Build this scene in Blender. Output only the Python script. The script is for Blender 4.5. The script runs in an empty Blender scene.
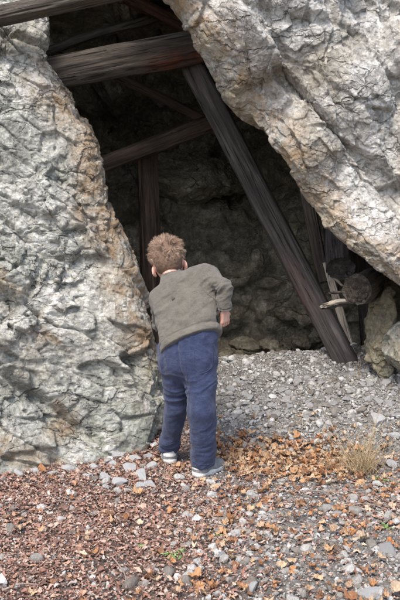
import bpy, math, random
import numpy as np
from mathutils import Vector, Matrix
R = math.radians
random.seed(7)
RNG = np.random.default_rng(11)
sc = bpy.context.scene
COL = sc.collection

# ------------------------------------------------------------------ camera
H, PITCH, FPX = 1.35, R(9.0), 824.0
cp, sp = math.cos(PITCH), math.sin(PITCH)
def P(px, py, Y):
    """world point seen at photo pixel (px,py) of the 400x600 photograph, at ground distance Y"""
    x = (px - 200.0) / FPX; y = (300.0 - py) / FPX
    d = np.array([x, cp + y * sp, -sp + y * cp])
    return d * (Y / d[1]) + np.array([0, 0, H])
cam = bpy.data.cameras.new('camera'); co = bpy.data.objects.new('camera', cam); COL.objects.link(co)
co.location = (0, 0, H); co.rotation_euler = (math.pi / 2 - PITCH, 0, 0)
cam.sensor_width = 36; cam.sensor_fit = 'AUTO'; cam.lens = FPX / 600 * 36
cam.clip_start = 0.05; cam.clip_end = 500
sc.camera = co

# ------------------------------------------------------------------ numpy noise
def _hash(i, j, k, s):
    h = (i.astype(np.int64) * 374761393 + j.astype(np.int64) * 668265263 + k.astype(np.int64) * 2147483647 + s * 1274126177) & 0xffffffff
    h = ((h ^ (h >> 13)) * 1274126177) & 0xffffffff
    h = ((h ^ (h >> 16)) * 2246822519) & 0xffffffff
    h = h ^ (h >> 15)
    return h
def _r01(h): return (h & 0xffffff) / float(0x1000000)
def vnoise(p, s=0):
    """smooth value noise in [-1,1]"""
    p = np.asarray(p, float); b = np.floor(p).astype(np.int64); f = p - b
    u = f * f * f * (f * (f * 6 - 15) + 10)
    r = 0
    for di in (0, 1):
        wx = u[:, 0] if di else 1 - u[:, 0]
        for dj in (0, 1):
            wy = u[:, 1] if dj else 1 - u[:, 1]
            for dk in (0, 1):
                wz = u[:, 2] if dk else 1 - u[:, 2]
                r = r + wx * wy * wz * _r01(_hash(b[:, 0] + di, b[:, 1] + dj, b[:, 2] + dk, s))
    return r * 2 - 1
def fbm(p, oct=4, s=0, gain=.5):
    a, t, r = 1., 0., 0
    p = np.asarray(p, float)
    for o in range(oct):
        r = r + a * vnoise(p * 2.03 ** o + 17.3 * o, s + o * 31); t += a; a *= gain
    return r / t
def ridged(p, oct=4, s=0):
    a, t, r = 1., 0., 0
    for o in range(oct):
        r = r + a * (1 - np.abs(vnoise(p * 2.07 ** o + 9.1 * o, s + o * 13)) * 2); t += a; a *= .5
    return r / t
def facets(p, s=0, tilt=.8):
    """Worley cells, each with its own level and its own tilted plane: broken rock. returns (height, F2-F1, cell random)"""
    p = np.asarray(p, float); b = np.floor(p - .5).astype(np.int64)
    n = len(p); d1 = np.full(n, 9.); d2 = np.full(n, 9.); hh = np.zeros(n); ww = np.full(n, 1e-30); rr = np.zeros(n)
    for di in (0, 1):
        for dj in (0, 1):
            for dk in (0, 1):
                c = (b[:, 0] + di, b[:, 1] + dj, b[:, 2] + dk)
                h0 = _hash(*c, s); h1 = _hash(*c, s + 1); h2 = _hash(*c, s + 2); h3 = _hash(*c, s + 3)
                q = np.stack([c[0] + .1 + .8 * _r01(h0), c[1] + .1 + .8 * _r01(h1), c[2] + .1 + .8 * _r01(h2)], 1)
                v = p - q; d = np.sqrt((v * v).sum(1))
                near = d < d1
                d2 = np.where(near, d1, np.minimum(d2, d)); d1 = np.where(near, d, d1)
                g = np.stack([_r01(h0 >> 4), _r01(h1 >> 4), _r01(h2 >> 4)], 1) * 2 - 1
                lev = _r01(h3) * 2 - 1
                wk = np.exp(-80. * d); hh = hh + wk * (lev + tilt * (g * v).sum(1)); ww = ww + wk; rr = np.where(near, _r01(h3 >> 3), rr)
    return hh / ww, d2 - d1, rr
def sstep(a, b, x):
    t = np.clip((x - a) / (b - a), 0, 1); return t * t * (3 - 2 * t)

# ------------------------------------------------------------------ mesh helpers
def mesh_obj(name, V, F, mat, parent=None, smooth=True, attrs=None):
    V = np.asarray(V, np.float32); me = bpy.data.meshes.new(name)
    if isinstance(F, np.ndarray):
        n, k = F.shape
        me.vertices.add(len(V)); me.vertices.foreach_set('co', V.ravel())
        me.loops.add(n * k); me.loops.foreach_set('vertex_index', F.astype(np.int32).ravel())
        me.polygons.add(n); me.polygons.foreach_set('loop_start', np.arange(0, n * k, k, dtype=np.int32))
    else:
        me.from_pydata(V.tolist(), [], F)
    me.update(calc_edges=True); me.validate()
    me.polygons.foreach_set('use_smooth', np.full(len(me.polygons), smooth))
    if attrs:
        for k_, v_ in attrs.items():
            a = me.attributes.new(k_, 'FLOAT', 'POINT'); a.data.foreach_set('value', np.asarray(v_, np.float32))
    me.materials.append(mat)
    o = bpy.data.objects.new(name, me); COL.objects.link(o)
    if parent: o.parent = parent
    return o
def tag(o, label=None, cat=None, group=None, kind=None):
    if label: o['label'] = label
    if cat: o['category'] = cat
    if group: o['group'] = group
    if kind: o['kind'] = kind
    return o
def empty(name, loc, label, cat, group=None):
    o = bpy.data.objects.new(name, None); COL.objects.link(o); o.location = [float(c) for c in loc]
    o.empty_display_size = .1
    return tag(o, label, cat, group)
def normals(V, F):
    a, b, c = V[F[:, 0]], V[F[:, 1]], V[F[:, 2]]
    fn = np.cross(b - a, c - a)
    if F.shape[1] == 4:
        d = V[F[:, 3]]; fn = np.cross(c - a, d - b)
    N = np.zeros_like(V)
    for i in range(F.shape[1]):
        for k in range(3): N[:, k] += np.bincount(F[:, i], fn[:, k], len(V))
    return N / (np.linalg.norm(N, axis=1, keepdims=True) + 1e-12)
def grid_faces(nu, nv, wrap_v=False):
    i = np.arange(nu - 1)[:, None]; j = np.arange(nv if wrap_v else nv - 1)[None, :]
    j2 = (j + 1) % nv
    return np.stack([i * nv + j, (i + 1) * nv + j, (i + 1) * nv + j2, i * nv + j2], -1).reshape(-1, 4)
def catmull(C, t):
    """C (n,...) control values at integer params, t params -> values"""
    n = len(C); i = np.clip(np.floor(t).astype(int), 0, n - 2); f = t - i
    sh = (-1,) + (1,) * (C.ndim - 1); f = f.reshape(sh)
    p0 = C[np.clip(i - 1, 0, n - 1)]; p1 = C[i]; p2 = C[i + 1]; p3 = C[np.clip(i + 2, 0, n - 1)]
    return .5 * ((2 * p1) + (p2 - p0) * f + (2 * p0 - 5 * p1 + 4 * p2 - p3) * f ** 2 + (3 * p1 - p0 - 3 * p2 + p3) * f ** 3)
def fill_sheet(C, nu, nv, uw=None, vw=None):
    """dense points from a control grid C[rows, cols, 3]; uw/vw are knot densities"""
    def params(n, w, m):
        if w is None: return np.linspace(0, n - 1, m)
        cw = np.concatenate([[0], np.cumsum(w)]); return np.interp(np.linspace(0, cw[-1], m), cw, np.arange(n))
    A = catmull(C, params(C.shape[0], uw, nu))
    B = catmull(np.swapaxes(A, 0, 1), params(C.shape[1], vw, nv))
    return np.swapaxes(B, 0, 1)

# ------------------------------------------------------------------ materials
class NT:
    def __init__(s, name, rough=.9, spec=.3):
        s.m = bpy.data.materials.new(name); s.m.use_nodes = True
        s.t = s.m.node_tree; s.b = s.t.nodes['Principled BSDF']
        s.b.inputs['Roughness'].default_value = rough; s.b.inputs['Specular IOR Level'].default_value = spec
    def n(s, ty, **kw):
        x = s.t.nodes.new(ty)
        for k, v in kw.items():
            if k in x.inputs.keys() if not k.startswith('_') else False: x.inputs[k].default_value = v
            elif k.startswith('_'): setattr(x, k[1:], v)
        return x
    def l(s, a, b): s.t.links.new(a, b)
    def coord(s, scale=(1, 1, 1), rot=(0, 0, 0), kind='Object'):
        c = s.n('ShaderNodeTexCoord'); m = s.n('ShaderNodeMapping')
        m.inputs['Scale'].default_value = scale; m.inputs['Rotation'].default_value = rot
        s.l(c.outputs[kind], m.inputs['Vector']); return m.outputs[0]
    def noise(s, v, scale, detail=5, rough=.6, dist=0):
        x = s.n('ShaderNodeTexNoise'); x.inputs['Scale'].default_value = scale; x.inputs['Detail'].default_value = detail
        x.inputs['Roughness'].default_value = rough; x.inputs['Distortion'].default_value = dist
        s.l(v, x.inputs['Vector']); return x.outputs['Fac']
    def vor(s, v, scale, feat='F1', out='Distance'):
        x = s.n('ShaderNodeTexVoronoi'); x.feature = feat; x.inputs['Scale'].default_value = scale
        s.l(v, x.inputs['Vector']); return x.outputs[out]
    def ramp(s, f, stops, interp='LINEAR'):
        x = s.n('ShaderNodeValToRGB'); e = x.color_ramp.elements; x.color_ramp.interpolation = interp
        while len(e) > 1: e.remove(e[-1])
        e[0].position = stops[0][0]; e[0].color = col4(stops[0][1])
        for p_, c in stops[1:]:
            k = e.new(p_); k.color = col4(c)
        s.l(f, x.inputs['Fac']); return x.outputs['Color']
    def mix(s, f, a, b, mode='MIX'):
        x = s.n('ShaderNodeMix'); x.data_type = 'RGBA'; x.blend_type = mode
        for v, i in ((f, 0), (a, 6), (b, 7)):
            if hasattr(v, 'is_output'): s.l(v, x.inputs[i])
            else: x.inputs[i].default_value = v if i == 0 else col4(v)
        return x.outputs[2]
    def math(s, op, a, b=0.):
        x = s.n('ShaderNodeMath'); x.operation = op
        for v, i in ((a, 0), (b, 1)):
            if hasattr(v, 'is_output'): s.l(v, x.inputs[i])
            else: x.inputs[i].default_value = v
        return x.outputs[0]
    def attr(s, name):
        x = s.n('ShaderNodeAttribute'); x.attribute_name = name; return x.outputs['Fac']
    def island(s): return s.n('ShaderNodeNewGeometry').outputs['Random Per Island']
    def bump(s, h, dist=.01, strength=1., prev=None):
        x = s.n('ShaderNodeBump'); x.inputs['Distance'].default_value = dist; x.inputs['Strength'].default_value = strength
        s.l(h, x.inputs['Height'])
        if prev: s.l(prev, x.inputs['Normal'])
        return x.outputs[0]
    def done(s, color=None, normal=None):
        if color is not None:
            if hasattr(color, 'is_output'): s.l(color, s.b.inputs['Base Color'])
            else: s.b.inputs['Base Color'].default_value = col4(color)
        if normal is not None: s.l(normal, s.b.inputs['Normal'])
        return s.m
def col4(c):
    if isinstance(c, (int, float)): return (c, c, c, 1)
    return (c[0], c[1], c[2], 1)

def s_warp(t, v):
    n = t.n('ShaderNodeTexNoise'); n.inputs['Scale'].default_value = 22; n.inputs['Detail'].default_value = 4; t.l(v, n.inputs['Vector'])
    m = t.n('ShaderNodeVectorMath'); m.operation = 'MULTIPLY_ADD'; t.l(n.outputs['Color'], m.inputs[0]); m.inputs[1].default_value = (.05,) * 3; t.l(v, m.inputs[2])
    return m.outputs[0]
def rock_mat(name, base, light, dark, ochre=(.36, .24, .125), green=(.19, .22, .16), bump=1., fleck=1.):
    t = NT(name, .92, .25); v = t.coord()
    n1 = t.noise(v, 2.6, 8, .65, .4); n2 = t.noise(v, 17, 8, .7, .6); n3 = t.noise(v, 75, 5, .7)
    c = t.ramp(n1, [(.33, dark), (.5, base), (.66, light)])
    c = t.mix(.6, c, t.ramp(n2, [(.3, (.32,) * 3), (.5, (.5,) * 3), (.7, (.74,) * 3)]), 'OVERLAY')
    c = t.mix(.45, c, t.ramp(n3, [(.3, (.25,) * 3), (.5, (.5,) * 3), (.68, (.8,) * 3)]), 'OVERLAY')
    # angular chips of lighter and darker mineral
    wv = s_warp(t, v); vd = wv
    ch = t.vor(wv, 15, 'F1', 'Color'); sp_ = t.n('ShaderNodeSeparateColor'); t.l(ch, sp_.inputs[0])
    c = t.mix(.42, c, t.ramp(sp_.outputs[0], [(0, (.26,) * 3), (.5, (.5,) * 3), (1, (.78,) * 3)]), 'OVERLAY')
    ch2 = t.vor(wv, 46, 'F1', 'Color'); sp2 = t.n('ShaderNodeSeparateColor'); t.l(ch2, sp2.inputs[0])
    c = t.mix(.42, c, t.ramp(sp2.outputs[1], [(0, (.22,) * 3), (.5, (.5,) * 3), (1, (.8,) * 3)]), 'OVERLAY')
    # dark lichen and mineral specks with shapes of their own
    nl = t.noise(v, 31, 6, .72, 1.2)
    c = t.mix(t.math('MULTIPLY', t.ramp(nl, [(.56, 0.), (.66, 1.)]), .55 * fleck), c, (.075, .072, .062))
    ns = t.noise(v, 9, 7, .7, 1.)
    stain = t.math('MULTIPLY', t.attr('stain'), t.ramp(ns, [(.36, 0.), (.56, 1.)]))
    c = t.mix(t.math('MULTIPLY', stain, .85), c, t.mix(t.noise(v, 28, 5), ochre, (ochre[0] * .75, ochre[1] * .68, ochre[2] * .66)))
    gs = t.math('MULTIPLY', t.attr('lichen'), t.ramp(t.noise(v, 13, 6, .7, .6), [(.38, 0.), (.6, 1.)]))
    c = t.mix(t.math('MULTIPLY', gs, .6), c, green)
    b = t.bump(n3, .007 * bump); b = t.bump(n2, .02 * bump, 1., b)
    nv = t.vor(vd, 34, 'F1'); b = t.bump(nv, .007 * bump, .8, b)
    vm = t.n('ShaderNodeMapping'); vm.inputs['Rotation'].default_value = (.4, -.75, .2); vm.inputs['Scale'].default_value = (.55, 1., 1.25); t.l(wv, vm.inputs['Vector'])
    mk_ = t.ramp(t.noise(v, 3.4, 4, .65), [(.46, 0.), (.58, 1.)])
    for sc_, w_, d_, seed_ in ((3.6, .022, .024, 0.), (9.5, .035, .006, 3.)):
        e_ = t.vor(vm.outputs[0], sc_, 'DISTANCE_TO_EDGE'); cr_ = t.ramp(e_, [(0., 1.), (w_, 0.)])
        b = t.bump(t.math('MULTIPLY', t.math('MULTIPLY', cr_, mk_), -1.), d_ * bump, 1., b)
    return t.done(c, b)
M = {}
M['rock_left'] = rock_mat('grey_rock', (.475, .47, .42), (.66, .637, .57), (.285, .287, .25), bump=1.3, fleck=1.15)
M['rock_right'] = rock_mat('pale_rock', (.48, .463, .425), (.61, .59, .545), (.34, .312, .258), (.45, .30, .155), bump=1.15, fleck=.8)
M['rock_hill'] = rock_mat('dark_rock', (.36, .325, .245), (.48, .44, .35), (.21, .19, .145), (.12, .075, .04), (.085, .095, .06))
M['rock_mossy'] = rock_mat('mossy_rock', (.30, .28, .22), (.40, .38, .31), (.18, .17, .13), green=(.16, .16, .08))

def wood_mat(name, c1, c2, c3, rust=None):
    t = NT(name, .85, .3)
    v = t.coord((2.6, 34, 34)); vf = t.coord((7, 170, 170)); vb = t.coord()
    g = t.noise(v, 1., 7, .65, .6); gf = t.noise(vf, 1., 4, .6, .3); bl = t.noise(vb, 5, 5, .6)
    c = t.ramp(g, [(.3, c1), (.52, c2), (.72, c3)])
    c = t.mix(.5, c, t.ramp(gf, [(.3, (.25,) * 3), (.5, (.5,) * 3), (.7, (.72,) * 3)]), 'OVERLAY')
    c = t.mix(.5, c, t.ramp(bl, [(.35, (.3,) * 3), (.6, (.6,) * 3)]), 'OVERLAY')
    cr = t.ramp(t.noise(t.coord((1.6, 48, 48)), 1., 6, .7, .9), [(.36, 1.), (.42, 0.)])
    c = t.mix(t.math('MULTIPLY', cr, .75), c, (.012, .010, .009))
    if rust is not None:
        f = t.math('MULTIPLY', t.attr('stain'), t.ramp(t.noise(t.coord((4, 16, 16)), 1.4, 6, .7, .5), [(.4, 0.), (.56, 1.)]))
        c = t.mix(t.math('MULTIPLY', f, .9), c, rust)
    b = t.bump(g, .015); b = t.bump(gf, .004, 1., b); b = t.bump(t.math('MULTIPLY', cr, -1.), .008, 1., b)
    return t.done(c, b)
M['wood_dark'] = wood_mat('dark_weathered_wood', (.034, .028, .026), (.074, .064, .059), (.14, .124, .116), (.17, .06, .03))
M['wood_grey'] = wood_mat('grey_weathered_wood', (.04, .033, .027), (.088, .074, .06), (.175, .152, .126), (.16, .055, .028))
M['wood_pale'] = wood_mat('pale_split_wood', (.25, .2, .15), (.42, .36, .29), (.56, .5, .43))
M['wood_brown'] = wood_mat('brown_old_wood', (.035, .026, .02), (.085, .06, .045), (.17, .115, .085), (.18, .045, .02))
def log_end_mat(centre):
    t = NT('cut_log_end', .9); c = t.n('ShaderNodeTexCoord'); m = t.n('ShaderNodeVectorMath'); m.operation = 'SUBTRACT'
    t.l(c.outputs['Object'], m.inputs[0]); m.inputs[1].default_value = [float(k) for k in centre]
    w_ = t.n('ShaderNodeVectorMath'); w_.operation = 'LENGTH'; t.l(m.outputs[0], w_.inputs[0])
    nz_ = t.noise(m.outputs[0], 30, 5, .7, .5)
    ring = t.math('SINE', t.math('ADD', t.math('MULTIPLY', w_.outputs['Value'], 950.), t.math('MULTIPLY', nz_, 9.)))
    col = t.mix(.22, t.ramp(nz_, [(.36, (.018, .014, .011)), (.52, (.05, .039, .03)), (.68, (.15, .115, .085))]), t.ramp(ring, [(0, (.02, .015, .012)), (1, (.11, .085, .065))]))
    return t.done(col, t.bump(nz_, .02, 1., t.bump(ring, .001)))
t = NT('soil', .97, .15); v = t.coord()
n1 = t.noise(v, 3, 8, .65, .5); n2 = t.noise(v, 60, 6, .75); n3 = t.vor(v, 90)
soil_red = t.ramp(n2, [(.3, (.07, .05, .04)), (.5, (.19, .135, .11)), (.7, (.36, .31, .28))])
soil_grey = t.ramp(n2, [(.3, (.14, .13, .115)), (.5, (.30, .288, .262)), (.7, (.46, .45, .43))])
c = t.mix(t.attr('grey'), soil_red, soil_grey)
M['soil'] = t.done(c, t.bump(n2, .02, 1., t.bump(n3, .012)))

def stone_mat(name, stops, fl=.5):
    t = NT(name, .92, .25); v = t.coord()
    c = t.ramp(t.island(), stops)
    c = t.mix(.55, c, t.ramp(t.noise(v, 45, 6, .7), [(.3, (.28,) * 3), (.5, (.5,) * 3), (.7, (.75,) * 3)]), 'OVERLAY')
    c = t.mix(fl, c, t.ramp(t.noise(v, 190, 4, .7), [(.3, (.3,) * 3), (.5, (.5,) * 3), (.7, (.7,) * 3)]), 'OVERLAY')
    return t.done(c, t.bump(t.noise(v, 120, 6, .7), .006))
M['gravel'] = stone_mat('gravel_stone', [(0, (.15, .13, .11)), (.3, (.25, .232, .208)), (.6, (.34, .325, .3)), (.85, (.42, .41, .385)), (1, (.51, .505, .485))])
M['cobble'] = stone_mat('pale_stone', [(0, (.43, .425, .40)), (.5, (.52, .515, .49)), (1, (.62, .615, .6))])
M['rubble'] = stone_mat('rubble_stone', [(0, (.22, .21, .19)), (.5, (.33, .32, .3)), (1, (.45, .44, .43))])

def leaf_mat(name, stops):
    t = NT(name, .75, .25); v = t.coord()
    c = t.ramp(t.island(), stops)
    c = t.mix(.5, c, t.ramp(t.noise(v, 70, 4, .7), [(.3, (.28,) * 3), (.5, (.5,) * 3), (.72, (.7,) * 3)]), 'OVERLAY')
    return t.done(c, t.bump(t.noise(v, 160, 3), .002))
M['leaf'] = leaf_mat('orange_leaf', [(0, (.14, .08, .05)), (.2, (.25, .125, .065)), (.38, (.37, .185, .085)), (.54, (.41, .255, .14)), (.7, (.46, .33, .21)), (.84, (.34, .24, .165)), (.94, (.49, .40, .29)), (1, (.36, .15, .06))])
M['litter'] = leaf_mat('red_brown_litter', [(0, (.13, .08, .064)), (.2, (.20, .11, .085)), (.38, (.31, .17, .13)), (.52, (.25, .13, .095)), (.66, (.40, .28, .22)), (.8, (.42, .325, .265)), (.9, (.40, .22, .14)), (1, (.42, .395, .36))])
M['straw'] = leaf_mat('dry_straw', [(0, (.3, .2, .11)), (.5, (.48, .36, .2)), (1, (.62, .5, .33))])
M['green'] = leaf_mat('green_leaf', [(0, (.1, .19, .05)), (.5, (.17, .27, .09)), (1, (.28, .36, .17))])
M['twig'] = leaf_mat('twig_bark', [(0, (.14, .10, .08)), (1, (.34, .29, .25))])

# ------------------------------------------------------------------ ground height
def ground_z(x, y):
    x = np.asarray(x, float); y = np.asarray(y, float)
    up = .30 * np.clip(y - 3.75, 0, .95) * sstep(-.6, .25, x)
    down = -.38 * np.clip(y - 4.75, 0, 1.2)
    right = .06 * np.clip(x - .5, 0, 2) * sstep(3.4, 4.3, y)
    z = up + down + right
    q = np.stack([x, y, np.zeros_like(x)], -1).reshape(-1, 3)
    z = z + (.028 * fbm(q * 3.4, 3, 6)).reshape(x.shape) * sstep(3.75, 4.2, y)
    z = z + (.018 * fbm(q * 2.2, 3, 5) + .006 * fbm(q * 14, 3, 8)).reshape(x.shape)
    far = sstep(4, 12, np.hypot(x, y - 3)); z = z + far * .6 * fbm(q * .12, 3, 77).reshape(x.shape)
    return z
def gz(x, y): return float(ground_z(np.array([x]), np.array([y]))[0])
def on_ground(px, py):
    """ground point under a photo pixel"""
    Ys = np.arange(2.0, 5.6, .02); d = P(px, py, 1.0) - np.array([0, 0, H])
    X = d[0] * Ys; Z = H + d[2] * Ys; g = ground_z(X, Ys); k = np.where(Z <= g)[0]
    if not len(k): return P(px, py, 4.6)
    i = max(int(k[0]), 1); e0 = Z[i - 1] - g[i - 1]; e1 = Z[i] - g[i]; t = e0 / (e0 - e1 + 1e-9)
    y = Ys[i - 1] + .02 * t; x = d[0] * y
    return np.array([x, y, gz(x, y)])
def spaced(a0, a, b, b1, step, k=40):
    lo = a - (a - a0) * np.linspace(1, 0, k, endpoint=False) ** 3
    hi = b + (b1 - b) * np.linspace(0, 1, k + 1)[1:] ** 3
    return np.concatenate([lo, np.arange(a, b, step), hi])
gx = spaced(-90, -1.7, 2.0, 90, .0125); gy = spaced(-90, 2.0, 5.3, 90, .0125)
GX, GY = np.meshgrid(gx, gy, indexing='ij')
GZ = ground_z(GX, GY)
q = np.stack([GX, GY, GZ], -1).reshape(-1, 3)
near = (sstep(2.5, 1.2, np.abs(GX - .1)) * sstep(6.2, 5.2, GY) * sstep(1.2, 2.0, GY)).ravel()
q[:, 2] += near * (.007 * facets(q * [28, 28, 0] + .5, 3)[0] + .004 * fbm(q * 60, 2, 4))
GREY = lambda x, y: np.clip(sstep(-.15, .35, x + .12 * (y - 3.0)) * .8 + sstep(3.7, 4.0, y) * sstep(-.1, .3, x), 0, 1)
tag(mesh_obj('ground', q, grid_faces(len(gx), len(gy))[:, ::-1], M['soil'], attrs={'grey': GREY(q[:, 0], q[:, 1])}), kind='structure')

# ------------------------------------------------------------------ hill with the hollow of the mine
hx = spaced(-40, -1.7, 2.6, 40, .025, 30); hz = spaced(-1.0, -.3, 3.2, 14, .025, 24)
HX, HZ = np.meshgrid(hx, hz, indexing='ij')
qn = np.stack([HX, HZ, 0 * HX], -1).reshape(-1, 3)
wob = fbm(qn * 1.3, 3, 21).reshape(HX.shape)
e = np.maximum(np.abs((HX - .25) / 1.55), ((HZ - .4) / 1.95)) + .10 * wob
dd = np.sqrt(((HX - .25) / 1.55) ** 4 + (np.clip(HZ - .4, 0, 9) / 1.95) ** 4) ** .5 + .08 * wob
ins = 1 - sstep(.72, 1.12, dd)
HYo = 4.95 + .2 * np.clip(HZ, 0, 20) + .3 * wob + .012 * np.clip(np.abs(HX) - 2, 0, 40) ** 2
HYi = 5.75 + .95 * sstep(.55, 1.7, HZ) - .35 * sstep(.2, 1.2, HX)
HYy = HYo * (1 - ins) + HYi * ins
hq = np.stack([HX, HYy, HZ], -1).reshape(-1, 3)
hf = grid_faces(len(hx), len(hz))
hn = normals(hq, hf); hn *= np.sign((hn * [0, -1, 0]).sum(1).mean())
hd = .16 * facets(hq * 2.1, 40, 1.)[0] + .06 * facets(hq * 5.5, 44, 1.)[0] + .025 * facets(hq * 14, 48)[0] + .03 * fbm(hq * 7, 4, 3)
hq += hn * hd[:, None] * (sstep(60, 3, np.abs(hq[:, 0])))[:, None]
# the hill top: last rows run back
hq = hq.reshape(len(hx), len(hz), 3)
hq[..., 1] -= 1.0 * sstep(2.26, 2.42, hq[..., 2]) * sstep(3.5, 1.2, np.abs(hq[..., 0]))  # unseen brow added above the opening, pushed forward to shade the roof beams
top = hq[:, -1:, :].copy(); back = [top + np.array([0, d, .25 * d]) for d in (2, 6, 15, 40)]
hq = np.concatenate([hq] + back, 1)
nvz = hq.shape[1]
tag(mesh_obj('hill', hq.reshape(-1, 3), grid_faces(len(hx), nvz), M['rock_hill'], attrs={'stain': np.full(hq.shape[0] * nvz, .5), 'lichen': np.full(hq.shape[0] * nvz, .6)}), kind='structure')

# ------------------------------------------------------------------ left rock face
def rock_sheet(name, C, nu, nv, uw, vw, mat, dispf, attrf, back, label, cat):
    S = fill_sheet(np.asarray(C, float), nu, nv, uw, vw); V = S.reshape(-1, 3); F = grid_faces(nu, nv)
    N = normals(V, F)
    tocam = np.array([0, 0, H]) - V
    if (N * tocam).sum(1).mean() < 0: F = F[:, ::-1]; N = -N
    iu, iv = [a.ravel() for a in np.meshgrid(np.linspace(0, 1, nu), np.linspace(0, 1, nv), indexing='ij')]
    W = V + N * dispf(V, iu, iv)[:, None]
    # low fine detail pass on the broken surface's own normals
    N2 = normals(W, F)
    W = W + N2 * (.003 * facets(W * 42, 91)[0] + .0022 * fbm(W * 55, 3, 92))[:, None]
    A = attrf(W, iu, iv)
    # close the rock into a solid towards a point inside the hill
    ring = np.concatenate([np.arange(nv), np.arange(1, nu) * nv + nv - 1, (nu - 1) * nv + np.arange(nv - 2, -1, -1), np.arange(nu - 2, 0, -1) * nv])
    k = len(W); W2 = np.concatenate([W, [back]])
    tri = [(int(ring[i]), int(ring[(i + 1) % len(ring)]), k) for i in range(len(ring))]
    me_f = F.tolist() + tri
    for kk in A: A[kk] = np.concatenate([A[kk], [0]])
    o = mesh_obj(name, W2, me_f, mat, attrs=A)
    return tag(o, label, cat, None, 'thing')

edge = [(-150, 20), (-60, 34), (0, 40), (25, 46), (50, 44), (70, 52), (100, 71), (140, 94), (180, 107), (215, 113), (250, 128), (290, 140), (330, 152), (370, 164), (400, 166), (430, 161), (455, 156), (490, 158), (540, 165)]
ey = np.array([a for a, b in edge], float); ex = np.array([b for a, b in edge], float)
def left_depth(px, py):
    Yb = 3.50 + np.clip(470 - py, -80, 700) * .00195
    return Yb + np.where(px > 0, .30 * (np.clip(px, 0, 400) / 150) ** 2, .0011 * px)
C = []
rows = [-420, -150, -60, 0, 25, 50, 70, 100, 140, 180, 215, 250, 290, 330, 370, 400, 430, 455, 490, 560]
for py in rows:
    e_ = float(np.interp(py, ey, ex)); r = []
    for px in (-700, -420, -180, -60, 0 if e_ > 60 else e_ - 45, e_ - 26, e_ - 6, e_):
        Y = float(left_depth(np.array(px), py))
        if px == e_: Y += .10
        r.append(P(px, py, Y))
    pe = r[-1]; dirx = np.array([pe[0], pe[1], 0]) / pe[1]
    for dy, dx in ((.35, -.03), (.9, -.10), (1.9, -.2)):
        r.append(pe + np.array([pe[0] / pe[1] * dy + dx, dy, (pe[2] - H) / pe[1] * dy * .3]))
    C.append(r)
C = np.array(C)
ax = np.array([[.80, .30, -.52], [-.2, .95, .22], [.55, -.1, .83]])   # strata running down to the right
def left_disp(V, u, v):
    q = V @ ax.T
    h, ed, rr = facets(q * [1.3, 1.9, 3.6] + .12 * fbm(V * 3, 3, 2)[:, None], 60, 1.5)
    h2, e2, _ = facets(q * [4.2, 5.5, 9] + .14 * fbm(V * 7, 3, 9)[:, None], 64, 1.4)
    h3, e3, _ = facets((V @ ax.T) * [13, 15, 22] + .22 * fbm(V * 18, 2, 6)[:, None], 68, 1.5)
    crack = -.030 * sstep(.12, .0, ed) * (fbm(V * 4, 2, 15) > -.2) - .012 * sstep(.1, 0, e2)
    pits = -.03 * sstep(.35, .7, fbm(V * 8, 4, 33)) - .014 * sstep(.3, .6, fbm(V * 17, 4, 36))
    px, py = project(V); am = .42 + .58 * sstep(0, 40, np.interp(py, ey, ex) - px)
    return am * (.044 * h + .026 * h2 + crack + .55 * pits + .045 * fbm(V * 1.6, 3, 14)) + (.35 + .65 * am) * (.22 + .9 * sstep(-.18, .32, fbm(V * 2.6, 3, 23))) * (.0150 * h3 - .010 * sstep(.13, 0, e3) * sstep(-.1, .3, fbm(V * 5, 2, 19))) + .004 * fbm(V * 6, 4, 12)
def left_attr(W, u, v):
    px, py = project(W)
    d = np.interp(py, ey, ex) - px
    n = fbm(W * 3.5, 4, 50)
    st = sstep(48, 8, d + 26 * n) * sstep(40, 110, py) * sstep(450, 330, py) * .95
    q = W @ ax.T
    st = np.maximum(st, .85 * sstep(.08, .38, fbm(q * [1.2, 1.2, 5.5], 4, 52)))
    st = np.maximum(st, .9 * sstep(1, .2, np.hypot((px - 62) / 22, (py - 418) / 26) + .6 * n))
    li = sstep(330, 420, py + 60 * n) * sstep(-20, 110, px + 50 * n) + .25 * sstep(.1, .4, n)
    return {'stain': st, 'lichen': np.clip(li, 0, 1)}
def project(W):
    d = W - np.array([0, 0, H]); f = d[:, 1] * cp - d[:, 2] * sp; u_ = d[:, 1] * sp + d[:, 2] * cp
    return 200 + FPX * d[:, 0] / f, 300 - FPX * u_ / f
uw = [1.2, 1, 1.2, .8, .8, .8, 1, 1.3, 1.3, 1.2, 1.2, 1.4, 1.4, 1.4, 1.1, 1.1, .9, 1, .6]
vw = [.6, .8, 1.2, 1.6, 1.2, .8, .5, .8, .8, .4]
rock_sheet('rock_face', C, 760, 470, uw, vw, M['rock_left'], left_disp, left_attr, np.array([-3.0, 8.0, 2.0]),
           'rugged grey rock face with ochre stained edge left of the boy', 'rock')

# ------------------------------------------------------------------ right overhanging slab
Lp = np.array([(60, -160), (120, -78), (172, -6), (200, 36), (226, 78), (250, 116), (270, 146), (290, 171), (312, 201), (340, 233), (370, 259), (400, 286), (450, 322), (520, 360), (600, 420)], float)
C = []
nrm = np.array([.785, -.62])
for i, (lx, ly) in enumerate(Lp):
    yy = 4.12 + .05 * math.sin(i * 1.7) - .10 * sstep(0, 14, i)
    r = []
    for off, dY in ((-.0, 2.0), (0, 1.1), (2, .50), (0, .12), (5, .03), (16, .0), (60, .0), (110, .06), (190, .28), (300, .6), (460, 1.5)):
        px, py = lx + nrm[0] * off, ly + nrm[1] * off
        b = P(px, py, yy + min(dY, .12 if off < 5 else dY))
        if off < 5 and dY > .12:   # the underside runs back into the hill, rising
            ex_ = dY - .12
            b = b + np.array([.45 * ex_, ex_, .42 * ex_])
        r.append(b)
    C.append(r)
C = np.array(C)
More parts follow.
